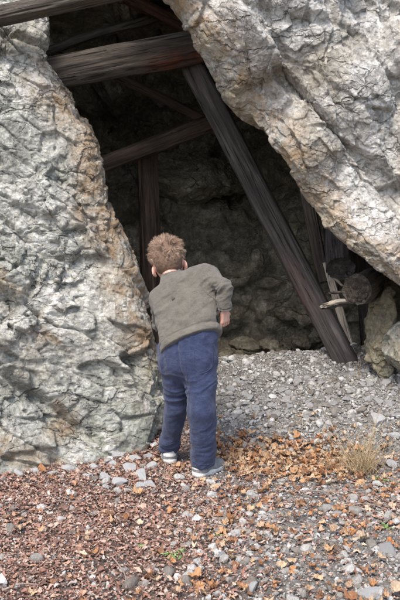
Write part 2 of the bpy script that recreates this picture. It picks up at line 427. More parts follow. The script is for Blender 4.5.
ax2 = np.array([[.62, .1, -.78], [-.1, .99, .05], [.77, .12, .62]])
def edge_dist(W):
    px, py = project(W); return (px - np.interp(py, Lp[:, 1], Lp[:, 0])) * .785
def right_disp(V, u, v):
    q = V @ ax2.T
    wv = fbm(V * 2.2, 3, 2)[:, None]
    h, ed, rr = facets(q * [.9, 1.2, 2.0] + .10 * wv, 160, 1.5)
    h2, e2, _ = facets(q * [2.6, 3.2, 5.2] + .12 * fbm(V * 5, 3, 9)[:, None], 164, 1.5)
    h3, e3, _ = facets(q * [9, 10, 15] + .15 * fbm(V * 13, 3, 6)[:, None], 168, 1.3)
    k = (v > .25)
    led = sstep(0, .5, (q[:, 2] * 2.6 + .35 * fbm(V * 1.5, 3, 71)) % 1.0)     # overlapping scale-like ledges
    led2 = sstep(0, .4, (q[:, 2] * 6.3 + q[:, 0] * 1.6 + .6 * fbm(V * 2.1, 3, 73)) % 1.0)
    crack = -.03 * sstep(.07, 0, ed) - .010 * sstep(.06, 0, e2)
    am = .3 + .7 * sstep(4, 60, edge_dist(V))
    return am * (.085 * h + .036 * h2 + crack + .055 * led + .012 * led2 + .03 * fbm(V * 1.3, 2, 18)) + .009 * h3 + .003 * fbm(V * 9, 4, 12)
Lx, Ly = Lp[:, 0], Lp[:, 1]
def right_attr(W, u, v):
    px, py = project(W)
    d = edge_dist(W)
    n = fbm(W * 3.2, 4, 51)
    st = .75 * sstep(42, 6, d + 30 * n) + .5 * sstep(90, 20, d + 60 * n) * sstep(.0, .2, n) + 1. * sstep(.05, .32, fbm((W @ ax2.T) * [1, 1, 3.5], 4, 57))
    return {'stain': np.clip(st, 0, 1), 'lichen': np.clip(.7 * sstep(25, 0, d + 10 * n), 0, 1)}
rock_sheet('overhanging_rock', C, 620, 520, [.5, .8] + [1] * 9 + [1, .8, .6], [.5, .7, .9, .9, .8, 1.4, 1.6, 1.8, 1.4, .6], M['rock_right'], right_disp, right_attr,
           np.array([2.6, 8.0, 3.5]), 'huge pale rock slab leaning over the mine opening', 'rock')

# ------------------------------------------------------------------ stones
def ico(sub):
    import bmesh
    bm = bmesh.new(); bmesh.ops.create_icosphere(bm, subdivisions=sub, radius=1)
    V = np.array([v.co[:] for v in bm.verts]); F = np.array([[v.index for v in f.verts] for f in bm.faces]); bm.free()
    return V, F
def stone_shape(sub, seed, cuts=9, rough=.05):
    """a broken stone: sphere clipped by random planes"""
    V, F = ico(sub); r = np.random.default_rng(seed); V = V.copy()
    for k in range(cuts):
        n = r.normal(size=3); n /= np.linalg.norm(n); d = r.uniform(.45, .85)
        s = V @ n; V -= np.clip(s - d, 0, None)[:, None] * n * .96
    V *= np.array([1., r.uniform(.6, .95), r.uniform(.45, .75)])
    Nn = V / (np.linalg.norm(V, axis=1, keepdims=True) + 1e-9)
    V += Nn * (rough * fbm(V * 3 + seed, 4, seed % 97))[:, None]
    return V, F
def rot_z(a):
    c, s = np.cos(a), np.sin(a); o = np.zeros_like(a); l = np.ones_like(a)
    return np.stack([np.stack([c, -s, o], -1), np.stack([s, c, o], -1), np.stack([o, o, l], -1)], -2)
def rot_x(a):
    c, s = np.cos(a), np.sin(a); o = np.zeros_like(a); l = np.ones_like(a)
    return np.stack([np.stack([l, o, o], -1), np.stack([o, c, -s], -1), np.stack([o, s, c], -1)], -2)
def scatter(templates, pos, size, tilt, seed, yaw=None):
    """many copies of template shapes in one mesh (for what nobody could count)"""
    r = np.random.default_rng(seed); n = len(pos); pick = r.integers(0, len(templates), n)
    Vs, Fs, base = [], [], 0
    for k, (TV, TF) in enumerate(templates):
        i = np.where(pick == k)[0]
        if not len(i): continue
        Rm = rot_z(r.uniform(0, 6.283, len(i))) @ rot_x(r.normal(0, tilt, len(i))) @ rot_z(r.uniform(0, 6.283, len(i)))
        W = np.einsum('nij,mj->nmi', Rm, TV) * size[i][:, None, None] + pos[i][:, None, :]
        Vs.append(W.reshape(-1, 3)); Fs.append((TF[None] + (np.arange(len(i)) * len(TV))[:, None, None] + base).reshape(-1, TF.shape[1]))
        base += len(i) * len(TV)
    return np.concatenate(Vs), np.concatenate(Fs)
def view_points(n, r, x0=-1.5, x1=1.9, y0=2.1, y1=4.75):
    x = r.uniform(x0, x1, n); y = r.uniform(y0, y1, n)
    keep = np.abs(x) < .30 * y + .55
    return x[keep], y[keep]
def place(x, y, lift): return np.stack([x, y, ground_z(x, y) + lift], -1)
def clear_of_boy(x, y): return ((np.hypot(x - .06, y - 3.5) > .07) & (np.hypot(x + .12, y - 3.72) > .07))

r = np.random.default_rng(3)
gst = [stone_shape(2, 100 + k, 7, .04) for k in range(14)]
# gravel: dense on the slope at the right, thinner among the leaves
x, y = view_points(60000, r)
q3 = np.stack([x, y, 0 * x], -1)
nz = fbm(q3 * 2.5, 3, 61)
scree = sstep(3.72, 3.95, y + .12 * nz) * sstep(-.1, .2, x)
rightpart = sstep(-.25, .3, x + .15 * nz + .15 * (3.2 - y))
band = sstep(.0, .6, 1 - np.abs((y - 3.62 - .08 * nz) / .3)) * sstep(-.05, .1, x)      # the leaf drift hides the stones here
prob = .10 + .42 * rightpart * (1 - .75 * band) + .55 * scree
k = (r.uniform(size=len(x)) < prob * .5) & clear_of_boy(x, y); x, y, sck = x[k], y[k], scree[k]
s = np.clip(r.lognormal(math.log(.0078), .6, len(x)) * (1 - .08 * sck), .0035, .034)
x2, y2 = view_points(90000, r); nz2 = fbm(np.stack([x2, y2, 0 * x2], -1) * 2.5, 3, 61)
p2 = .22 + .4 * sstep(-.25, .3, x2 + .15 * nz2) + .4 * sstep(3.72, 3.95, y2 + .12 * nz2) * sstep(-.1, .2, x2)
k2 = r.uniform(size=len(x2)) < p2 * .8; x2, y2 = x2[k2], y2[k2]; s2 = np.clip(r.lognormal(math.log(.0042), .4, len(x2)), .002, .009)
V, F = scatter(gst, place(x, y, s * .25), s, .5, 5)
gtiny = [stone_shape(1, 150 + k, 5, .04) for k in range(8)]
V2, F2 = scatter(gtiny, place(x2, y2, s2 * .4 + .002), s2, .6, 15)
F = np.concatenate([F, F2 + len(V)]); V = np.concatenate([V, V2])
tag(mesh_obj('gravel', V, F, M['gravel'], smooth=False), 'loose grey gravel and broken stone chips covering the ground', 'gravel', kind='stuff')

# countable stones: name, px, py, radius (m), label
big = [stone_shape(4, 300 + k, 11, .05) for k in range(10)]
bigm = []
for k, (V, F) in enumerate(big):
    for mk in ('cobble', 'rubble'):
        me = None
stone_meshes = {}
def stone(px, py, rad, label, group=None, mat='cobble', k=None, sink=.3, flat=1., pos=None, yaw=None, name='stone'):
    k = random.randrange(len(big)) if k is None else k
    key = (k, mat)
    if key not in stone_meshes:
        o = mesh_obj(name, big[k][0], big[k][1], M[mat], smooth=False); stone_meshes[key] = o.data
    else:
        o = bpy.data.objects.new(name, stone_meshes[key]); COL.objects.link(o)
    p = on_ground(px, py) if pos is None else pos
    o.location = (p[0], p[1], p[2] + rad * flat * (.6 - sink) * .6)
    o.scale = (rad, rad * random.uniform(.85, 1.15), rad * flat)
    o.rotation_euler = (random.uniform(-.3, .3), random.uniform(-.3, .3), random.uniform(0, 6.28) if yaw is None else yaw)
    return tag(o, label, 'stone', group)
gA = 'pale cobbles at the foot of the rock face'
for px, py, w in [(70, 470, 9), (104, 478, 8), (96, 468, 7), (120, 484, 10), (130, 471, 9), (142, 478, 10), (150, 468, 8), (113, 466, 8), (88, 476, 6),
                  (118, 456, 9), (135, 460, 8), (147, 458, 7), (150, 486, 8), (106, 489, 6), (128, 492, 6), (140, 488, 7), (52, 474, 6), (34, 472, 7), (18, 474, 8), (60, 478, 5)]:
    stone(px, py, w * .0043 * 1.1, 'pale grey cobble half sunk in litter at the foot of the rock face', gA, 'cobble')
for px, py, w, lab in [(376, 420, 17, 'large pale boulder on the gravel behind the dry grass tuft'),
                       (392, 466, 12, 'pale rock at the right edge below the dry grass tuft'),
                       (393, 436, 10, 'grey rock resting between the pale boulder and the right edge'),
                       (268, 458, 9, 'flat white stone among the orange leaves right of the boy'),
                       (291, 452, 9, 'flat pale stone lying just left of the dry grass tuft'),
                       (304, 466, 7, 'small white stone under the dry grass tuft'),
                       (250, 589, 9, 'round white stone at the bottom edge beside an orange leaf'),
                       (385, 552, 13, 'long tilted grey stone near the right bottom corner'),
                       (372, 596, 12, 'pale flat stone cut by the bottom edge'),
                       (398, 592, 9, 'tan stone in the right bottom corner'),
                       (336, 516, 9, 'grey upright stone in the gravel below the leaf drift'),
                       (222, 556, 7, 'small dark grey stone in the gravel right of the green sprig')]:
    stone(px, py, w * .0037, lab, None, 'cobble' if 'white' in lab or 'pale' in lab else 'rubble', flat=.9)
gR = 'rubble stones on the slope under the opening'
rr_ = random.Random(5)
for i in range(90):
    px = rr_.uniform(226, 400); py = rr_.uniform(366, 418)
    if py < 378: lab = 'grey rubble stone along the crest of the gravel slope'
    else: lab = 'small grey rubble stone lying on the gravel slope'
    stone(px, py, rr_.uniform(2.4, 6.5) * .0056, lab, gR, 'rubble')
gB = 'stones scattered over the leaf strewn gravel'
for i in range(46):
    px = rr_.uniform(215, 400); py = rr_.uniform(490, 598)
    stone(px, py, rr_.uniform(2.5, 5) * .0036, 'pale angular stone in the leaf strewn gravel at lower right', gB, rr_.choice(['cobble', 'rubble']))
# rocks by the prop's foot
def boulder(name, px, py, Y, size, seed, mat, label, squash=(1, 1, 1), rot=0, sub=6, cuts=12, stain=.5):
    V, F = stone_shape(sub, seed, cuts, .03); V = V * np.array(squash)
    V = V / np.abs(V).max() * size
    N = normals(V, F)
    V = V + N * (.010 * facets(V * 14, seed)[0] + .02 * fbm(V * 8, 4, seed) + .004 * facets(V * 40, seed + 5)[0])[:, None]
    o = mesh_obj(name, V, F, M[mat], attrs={'stain': np.full(len(V), stain), 'lichen': np.full(len(V), .8)})
    o.location = P(px, py, Y); o.rotation_euler = (.1, .15, rot)
    return tag(o, label, 'rock')
boulder('mossy_boulder', 381, 334, 4.47, .255, 26, 'rock_mossy', 'tan mossy boulder under the cut log at the foot of the leaning prop', (.66, .6, 1.75), 1.9)
boulder('boulder', 403, 350, 4.30, .15, 33, 'rock_left', 'grey boulder at right edge beside the tan mossy boulder', (.7, .7, 1.4), 1.2)
boulder('boulder', 352, 345, 4.62, .05, 45, 'rubble', 'small grey rock wedged against the foot of the leaning prop', (1, .8, .8), .7, sub=4)
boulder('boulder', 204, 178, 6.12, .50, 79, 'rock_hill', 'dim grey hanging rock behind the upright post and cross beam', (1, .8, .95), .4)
# rubble heap at back of the opening
for px, py, Y, s_, sd in [(238, 364, 5.1, .10, 51), (262, 362, 5.15, .13, 52), (290, 358, 5.2, .11, 53), (318, 356, 5.1, .10, 54), (225, 358, 5.3, .12, 55), (276, 350, 5.35, .15, 57), (306, 342, 5.4, .15, 58), (248, 345, 5.5, .16, 59)]:
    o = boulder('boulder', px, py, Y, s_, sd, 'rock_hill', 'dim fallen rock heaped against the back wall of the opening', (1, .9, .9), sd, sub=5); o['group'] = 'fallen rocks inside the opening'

# ------------------------------------------------------------------ timbers
def timber(name, A, B, w, h, mat, label, cat, seed=0, roll=0., sq=4., taper=1., bow=0., wane=.0, broken=0., stainf=None, up=(0, 0, 1), parent=None, rings=150, segs=56, group=None, rough=1.):
    """one log or beam from A to B: superellipse section, checks and weathering along the grain, local X along its length"""
    A = np.asarray(A, float); B = np.asarray(B, float); L = np.linalg.norm(B - A); X = (B - A) / L
    Zv = np.asarray(up, float); Zv = Zv - X * (Zv @ X); Zv /= np.linalg.norm(Zv); Yv = np.cross(Zv, X)
    u = np.linspace(0, 1, rings); a = np.linspace(0, 2 * math.pi, segs, endpoint=False)
    U, Aa = np.meshgrid(u, a, indexing='ij')
    ca, sa = np.cos(Aa), np.sin(Aa); rad = (np.abs(ca) ** sq + np.abs(sa) ** sq) ** (-1 / sq)
    tp = 1 + (taper - 1) * U
    y = .5 * w * rad * ca * tp; z = .5 * h * rad * sa * tp
    x = U * L
    q = np.stack([x * 1.1 + seed * 7.3, ca * 1.0 * 3, sa * 3.0], -1).reshape(-1, 3)
    dsp = .012 * fbm(q * [1.5, .8, .8], 3, seed) + .006 * fbm(q * [2., 3, 3], 3, seed + 3)
    chk = -.011 * sstep(.45, .75, fbm(q * [.9, 6.5, 6.5], 3, seed + 9)) - .003 * np.abs(fbm(q * [1.4, 14, 14], 2, seed + 5))
    chk = chk - .022 * sstep(.22, .6, fbm(q * [1.6, 1.1, 1.1], 3, seed + 13)) * (np.abs(np.sin(2 * Aa)).ravel() ** 2)
    dsp = (rough * (dsp + chk)).reshape(U.shape)
    kx = (w + h) / .3
    y = y + ca * dsp * kx; z = z + sa * dsp * kx
    off = bow * 4 * U * (1 - U); z = z + off + .012 * fbm(np.stack([U * 3 + seed, 0 * U, 0 * U], -1).reshape(-1, 3), 2, seed + 1).reshape(U.shape)
    if broken:
        jag = broken * (fbm(np.stack([ca * 2.5, sa * 2.5, 0 * ca + seed], -1).reshape(-1, 3), 3, seed + 2).reshape(U.shape) + .6)
        x = x + jag * sstep(.75, 1., U)
    cr = math.cos(roll); sr = math.sin(roll); y, z = y * cr - z * sr, y * sr + z * cr
    V = np.stack([x, y, z], -1).reshape(-1, 3)
    F = grid_faces(rings, segs, True).tolist()
    # caps: an inner ring set back into the end grain
    n = len(V); c0 = V[:segs].mean(0); c1 = V[-segs:].mean(0)
    V = np.concatenate([V, c0 + (V[:segs] - c0) * .55 + [.01 * broken, 0, 0], c1 + (V[-segs:] - c1) * .55 - [.2 * broken, 0, 0], [c0], [c1]])
    for j in range(segs):
        k = (j + 1) % segs
        F += [[k, j, n + j, n + k], [n + k, n + j, n + 2 * segs], [n - segs + j, n - segs + k, n + segs + k, n + segs + j], [n + segs + j, n + segs + k, n + 2 * segs + 1]]
    st = np.zeros(len(V)) if stainf is None else stainf(V / [L, w, h])
    o = mesh_obj(name, V, F, M[mat], attrs={'stain': st})
    Mx = Matrix(((X[0], Yv[0], Zv[0], A[0]), (X[1], Yv[1], Zv[1], A[1]), (X[2], Yv[2], Zv[2], A[2]), (0, 0, 0, 1)))
    o.matrix_world = Mx
    return tag(o, label, cat, group, 'thing' if cat else None)
band_ = lambda a, b: (lambda q: sstep(a, a + .08, q[:, 0]) * sstep(b, b - .08, q[:, 0]))
timber('leaning_prop', P(182, 45, 4.95), P(353, 374, 4.60), .135, .13, 'wood_dark', 'long dark squared prop leaning across the opening from roof beam to gravel', 'timber', 3, .25, 5, 1.0, .01,
       stainf=lambda q: .3 * sstep(.60, .72, q[:, 0]) * sstep(.84, .74, q[:, 0]) * sstep(.1, -.35, q[:, 1]), up=(0, -1, .2))
timber('roof_beam', P(8, 84, 4.72), P(262, 34, 4.92), .2, .185, 'wood_grey', 'thick grey roof beam with red rotten underside across the opening', 'timber', 8, .1, 4.5, .95, .0,
       stainf=lambda q: sstep(.48, .62, q[:, 0]) * sstep(.05, -.25, q[:, 2]))
timber('roof_beam', P(-160, 49, 4.42), P(190, -26, 3.98), .12, .082, 'wood_grey', 'weathered grey plank beam cutting across the upper left corner', 'timber', 15, -.1, 6, 1., .0)
timber('roof_pole', P(30, 57, 5.15), P(215, -2, 5.45), .07, .055, 'wood_grey', 'thin grey pole just above the thick roof beam', 'timber', 19, 0, 3, 1)
timber('cross_beam', P(84, 172, 5.25), P(238, 112, 5.45), .11, .105, 'wood_brown', 'brown cross beam deep in the opening resting on an upright post', 'timber', 23, .2, 3.2, 1., .0)
timber('upright_post', P(147, 150, 5.52), P(156, 402, 5.55), .14, .14, 'wood_brown', 'dark upright post behind the boy under the cross beam', 'timber', 29, 0, 2.4, 1.05, up=(0, -1, 0))
timber('roof_board', P(112, 74, 5.5), P(222, 128, 5.6), .10, .05, 'wood_brown', 'dim slanting board behind the thick roof beam', 'timber', 31, .3, 6, 1)
timber('roof_board', P(100, -18, 5.05), P(205, 38, 5.4), .14, .07, 'wood_brown', 'red brown board slanting up above the thick roof beam', 'timber', 37, .4, 6, 1, stainf=lambda q: np.ones(len(q)) * .4)
timber('roof_board', P(150, -30, 5.0), P(215, 12, 5.2), .12, .07, 'wood_brown', 'upper short board wedged under the overhanging slab', 'timber', 39, .2, 6, 1)
# behind the prop, right side
timber('side_post', P(302, 170, 4.95), P(324, 282, 4.78), .075, .07, 'wood_grey', 'narrow grey post standing just behind the leaning prop', 'timber', 41, 0, 3, 1, up=(0, -1, 0))
lg = timber('lagging_log', P(336, 215, 5.05), P(341, 268, 4.62), .165, .165, 'wood_dark', 'dark round log pointing out between narrow post and cut log', 'log', 43, 0, 2, 1., up=(0, -1, .4), rough=.45)
timber('side_post', P(362, 240, 5.0), P(372, 350, 4.9), .12, .12, 'wood_dark', 'shadowed post behind the cut log under the slab edge', 'timber', 47, 0, 3, 1, up=(0, -1, 0))
timber('leaning_board', P(326, 262, 4.74), P(356, 368, 4.62), .042, .03, 'wood_pale', 'pale narrow board leaning behind the dark prop down to the gravel', 'board', 49, .3, 6, 1, up=(0, -1, .2))
# cut log with its end towards the camera
cl = empty('cut_log', P(358, 289, 4.26), 'cut log stub with round dark end facing out above the mossy boulder', 'log')
A_ = P(372, 284, 4.62); B_ = P(357, 290, 4.24)
lo = timber('bark', A_, B_, .155, .16, 'wood_grey', None, None, 53, .2, 2, 1., rings=60, rough=.5); wm = lo.matrix_world.copy()
lo.parent = cl; lo.matrix_world = Matrix.Translation(Vector(-P(358, 289, 4.26))) @ wm
Xd = (B_ - A_) / np.linalg.norm(B_ - A_)
ang = np.linspace(0, 2 * math.pi, 40, endpoint=False); rr2 = np.linspace(0.02, 1, 14)
Ug, Vg = np.meshgrid(rr2, ang, indexing='ij')
Yl = np.cross([0, 0, 1.], Xd); Yl /= np.linalg.norm(Yl); Zl = np.cross(Xd, Yl)
rad = .064 * Ug * (1 + .06 * np.sin(3 * Vg + 1))
pts = (B_ - P(358, 289, 4.26)) + (rad * np.cos(Vg))[..., None] * Yl + (rad * np.sin(Vg))[..., None] * Zl
dn = .012 * fbm(np.stack([rad * 60 * np.cos(Vg), rad * 60 * np.sin(Vg), 0 * Vg], -1).reshape(-1, 3), 4, 3).reshape(Vg.shape) + .006
pts = pts + dn[..., None] * Xd
mesh_obj('cut_end', pts.reshape(-1, 3), grid_faces(14, 40, True), log_end_mat(B_ - P(358, 289, 4.26)), cl)
# splintered stub in front of the prop
ss = empty('splintered_stub', P(336, 302, 4.28), 'pale splintered broken stub of wood poking out beside the cut log', 'wood')
o0 = P(336, 302, 4.28)
for k, (pa, pb, w_) in enumerate([((352, 300, 4.33), (328, 304, 4.22), .052), ((350, 294, 4.33), (334, 293, 4.24), .03), ((350, 290, 4.33), (338, 281, 4.27), .016), ((346, 304, 4.32), (326, 309, 4.24), .026)]):
    s_ = timber('splinter', P(*pa), P(*pb), w_, w_ * .5, 'wood_pale' if k in (0, 2) else 'wood_grey', None, None, 60 + k, .3, 5, .8, broken=.045, rings=40, segs=28, rough=.6); wm = s_.matrix_world.copy()
    s_.parent = ss; s_.matrix_world = Matrix.Translation(Vector(-o0)) @ wm

# ------------------------------------------------------------------ leaves and litter
def leaf_shape(seed, lobes=5):
    r = np.random.default_rng(seed); n = 22; th = np.linspace(-math.pi, math.pi, n, endpoint=False)
    rad = .66 + .24 * np.abs(np.cos(th * lobes / 2.)) ** .8 * (1 + .25 * r.normal(size=n)) + .06 * r.normal(size=n) - .12 * (np.abs(th) > 2.6)
    if lobes == 1: rad = .55 + .35 * np.cos(th) ** 2 * np.sign(1) - .1 * r.uniform(size=n)
    x = rad * np.cos(th); y = rad * np.sin(th) * (.5 if lobes == 1 else .85)
    inner = np.stack([x * .5, y * .5], -1)
    xy = np.concatenate([[[0, 0]], inner, np.stack([x, y], -1), [[-1.15, .02], [-1.15, -.02]]])
    c1, c2, c3 = r.uniform(-.7, 1.3), r.uniform(-.6, 1.3), r.uniform(-.9, .9)
    z = c1 * xy[:, 0] ** 2 + c2 * xy[:, 1] ** 2 + c3 * xy[:, 0] * xy[:, 1] + .1 * r.normal(size=len(xy))
    z[1 + n:] += 0
    V = np.column_stack([xy, z])
    F = []
    for j in range(n):
        k = (j + 1) % n
        F += [[0, 1 + j, 1 + k], [1 + j, 1 + n + j, 1 + n + k], [1 + j, 1 + n + k, 1 + k]]
    s0 = 1 + n + 0
    F += [[s0, 1 + 2 * n, 2 + 2 * n]]
    return V, np.array(F)
leaves_t = [leaf_shape(500 + k, [5, 5, 3, 7, 1][k % 5]) for k in range(16)]
def bit_shape(seed):
    r = np.random.default_rng(seed); L = 1.; w = r.uniform(.22, .6); m = 5
    xs = np.linspace(-L, L, m); hw = w * np.sqrt(np.clip(1 - (xs / 1.12) ** 2, .03, 1)) * (1 + .25 * r.normal(size=m))
    cz = r.uniform(-.5, .7); tw = r.uniform(-.8, .8)
    V = []
    for i in range(m):
        bend = r.normal() * .08
        for sgn in (-1, 0, 1):
            V.append([xs[i], bend + sgn * hw[i], cz * xs[i] ** 2 + tw * xs[i] * sgn * hw[i] + abs(sgn) * r.uniform(-.1, .3) * w])
    F = []
    for i in range(m - 1):
        for j in range(2):
            a = i * 3 + j; F.append([a, a + 3, a + 4, a + 1])
    return np.array(V), np.array(F)
bits_t = [bit_shape(700 + k) for k in range(20)]
r = np.random.default_rng(8)
x, y = view_points(320000, r, y1=4.3); q3 = np.stack([x, y, 0 * x], -1); nz = fbm(q3 * 2.7, 4, 61); nf = fbm(q3 * 9, 3, 64)
left = 1 - sstep(-.2, .45, x + .2 * nz + .25 * (3.1 - y)); rb = sstep(.45, .62, x + .1 * nz) * sstep(.35, .0, np.abs(y - 3.15))
prob = np.clip(.16 + .75 * left + .5 * rb + .1 * nz, 0, 1) * np.clip(.75 + .9 * nf, .1, 1) * sstep(4.0, 3.75, y - .3 * (x < 0))
k = (r.uniform(size=len(x)) < prob * .55) & clear_of_boy(x, y); x, y = x[k], y[k]
s = np.clip(r.lognormal(math.log(.0053), .5, len(x)), .0025, .018)
V, F = scatter(bits_t, place(x, y, r.uniform(.003, .014, len(x))), s, .45, 6)
tag(mesh_obj('leaf_litter', V, F, M['litter'], smooth=False), 'reddish brown shredded leaf litter covering the left of the ground', 'leaf litter', kind='stuff')
r = np.random.default_rng(9)
x, y = view_points(44000, r, y1=4.2); q3 = np.stack([x, y, 0 * x], -1); nz = fbm(q3 * 3.1, 4, 81)
drift = sstep(1., .25, np.abs((y - 3.66 - .1 * nz) / .32)) * sstep(-.02, .1, x) * sstep(.85, .6, x)
rt = sstep(-.3, .2, x)
prob = np.clip(.015 + .085 * rt + .75 * drift + .06 * nz, 0, 1) * (.06 + .94 * sstep(4.06, 3.8, y + .15 * nz))
k = (r.uniform(size=len(x)) < prob * .75) & clear_of_boy(x, y); x, y = x[k], y[k]
s = np.clip(r.lognormal(math.log(.0138), .42, len(x)), .005, .028)
V, F = scatter(leaves_t, place(x, y, r.uniform(.006, .024, len(x))), s, .5, 7)
tag(mesh_obj('fallen_leaves', V, F, M['leaf'], smooth=False), 'curled orange and tan fallen leaves drifted right of the boy', 'fallen leaves', kind='stuff')

# ------------------------------------------------------------------ grass tuft, sprigs, twigs
def blades(specs, sides=3, n=9):
    """specs: (base, dir, length, width, droop) -> thin tapered curved stalks"""
    Vs, Fs, b = [], [], 0
    for base, d, L, w, dr in specs:
        d = np.asarray(d, float); d /= np.linalg.norm(d); side = np.cross(d, [.3, .2, 1]); side /= np.linalg.norm(side); oth = np.cross(side, d)
        for i in range(n):
            t_ = i / (n - 1); c = np.asarray(base) + d * L * t_ + np.array([0, 0, -dr * L * t_ ** 2.2]) + side * .06 * L * math.sin(t_ * 3 + L * 90)
            ww = w * (1 - .85 * t_)
            for s_ in range(sides):
                a = 2 * math.pi * s_ / sides; Vs.append(c + ww * (math.cos(a) * side + .5 * math.sin(a) * oth))
        for i in range(n - 1):
            for s_ in range(sides):
                k = (s_ + 1) % sides; Fs.append([b + i * sides + s_, b + i * sides + k, b + (i + 1) * sides + k, b + (i + 1) * sides + s_])
        b += n * sides
    return np.array(Vs), np.array(Fs)
def tuft(px, py, n, hgt, spread, mat, name, label, cat, seed, group=None, w=.0017, droop=.6):
    r = random.Random(seed); p = on_ground(px, py); sp_ = []
    for i in range(n):
        a = r.uniform(0, 6.28); s_ = r.uniform(0, spread)
        L = hgt * r.uniform(.45, 1.1)
        sp_.append((np.array([r.gauss(0, .018), r.gauss(0, .018), -.01]), (math.cos(a) * s_, math.sin(a) * s_, 1), L, w * r.uniform(.7, 1.3), r.uniform(.1, droop)))
    V, F = blades(sp_); o = mesh_obj(name, V, F, M[mat]); o.location = p
    return tag(o, label, cat, group)
tuft(361, 474, 170, .44, .85, 'straw', 'dry_grass_tuft', 'tall dry straw coloured grass tuft at right in front of the pale boulder', 'grass tuft', 1, droop=.9)
tuft(337, 470, 46, .2, 1.4, 'straw', 'dry_grass_tuft', 'small flattened dry grass tuft just left of the tall one', 'grass tuft', 2, droop=.9)
tuft(272, 425, 14, .10, 1.2, 'straw', 'dry_grass_tuft', 'sparse dry stalks at the left end of the leaf drift', 'grass tuft', 3)
tuft(300, 424, 16, .11, 1.2, 'straw', 'dry_grass_tuft', 'sparse dry stalks at the middle of the leaf drift', 'grass tuft', 4)
tuft(357, 378, 8, .15, .25, 'straw', 'dry_grass_tuft', 'few dry stalks at the foot of the leaning prop', 'grass tuft', 5)
def sprig(px, py, n, size, label, seed, mat='green'):
    r = random.Random(seed); p = on_ground(px, py); root = empty('plant', p, label, 'plant')
    stems = []; Vs, Fs, b = [], [], 0
    for i in range(n):
        a = r.uniform(0, 6.28); d = np.array([math.cos(a) * .8, math.sin(a) * .8, .7]); L = size * r.uniform(.6, 1.1)
        stems.append((np.zeros(3), d, L, .0013, .35))
        for t_ in (.45, .7, .95):
            TV, TF = leaf_shape(900 + r.randrange(9), 1); TV = TV * np.array([1, .8, .6]) * size * .30
            aa = a + r.uniform(-1., 1.); Rm = rot_z(np.array([aa]))[0] @ rot_x(np.array([r.uniform(-.5, .5)]))[0]
            c = d / np.linalg.norm(d) * L * t_ + np.array([0, 0, -.35 * L * t_ ** 2.2])
            Vs.append(TV @ Rm.T + c); Fs.append(TF + b); b += len(TV)
    V, F = blades(stems); mesh_obj('stem', V, F, M[mat], root); mesh_obj('foliage', np.concatenate(Vs), np.concatenate(Fs), M[mat], root)
    return root
sprig(176, 557, 9, .055, 'small green leafy sprig in the litter below the boy', 1)
sprig(137, 548, 5, .035, 'tiny green sprig in the litter left of the larger sprig', 2)
sprig(378, 482, 8, .05, 'green sprig growing at the right of the dry grass tuft', 3)
sprig(388, 529, 7, .04, 'low green sprig near the right edge below the dry grass', 4)
sprig(218, 536, 4, .03, 'tiny green sprig in gravel below the right shoe', 5)
def twig(pts, rad, label):
    pts = np.array(pts); n = 24; C_ = catmull(pts, np.linspace(0, len(pts) - 1, n)); V, F = [], []
    for i in range(n):
        d = C_[min(i + 1, n - 1)] - C_[max(i - 1, 0)]; d /= np.linalg.norm(d); s_ = np.cross(d, [0, 0, 1]); s_ /= np.linalg.norm(s_); u_ = np.cross(s_, d)
        rr = rad * (1 - .5 * i / n)
        for k in range(6):
            a = k * math.pi / 3; V.append(C_[i] + rr * (math.cos(a) * s_ + math.sin(a) * u_))
    F = grid_faces(n, 6, True); c = C_[0].copy()
    o = mesh_obj('twig', np.array(V) - c, F, M['twig']); o.location = c
    return tag(o, label, 'twig')
def gp(px, py, lift=.012): return on_ground(px, py) + [0, 0, lift]
twig([gp(166, 464), gp(163, 480), gp(156, 492, .02), gp(146, 500)], .0028, 'thin curved pale twig lying by the left shoe')
twig([gp(112, 560), gp(124, 578, .02), gp(127, 592)], .003, 'grey twig in the litter at the bottom below the tiny sprig')
twig([gp(2, 594), gp(20, 590, .02), gp(38, 588)], .004, 'grey twig lying in the bottom left corner')
twig([gp(52, 502), gp(66, 506, .02), gp(84, 503)], .0022, 'fine twig across the litter below the rock face')
twig([gp(300, 492), gp(330, 497, .025), gp(366, 492)], .0026, 'long dry twig across the leaves under the dry grass tuft')
twig([gp(345, 510), gp(366, 508, .02), gp(392, 514)], .003, 'brown twig on the litter near the right edge')
twig([gp(228, 492), gp(246, 488, .02), gp(262, 490)], .002, 'short thin twig on leaves right of the right shoe')

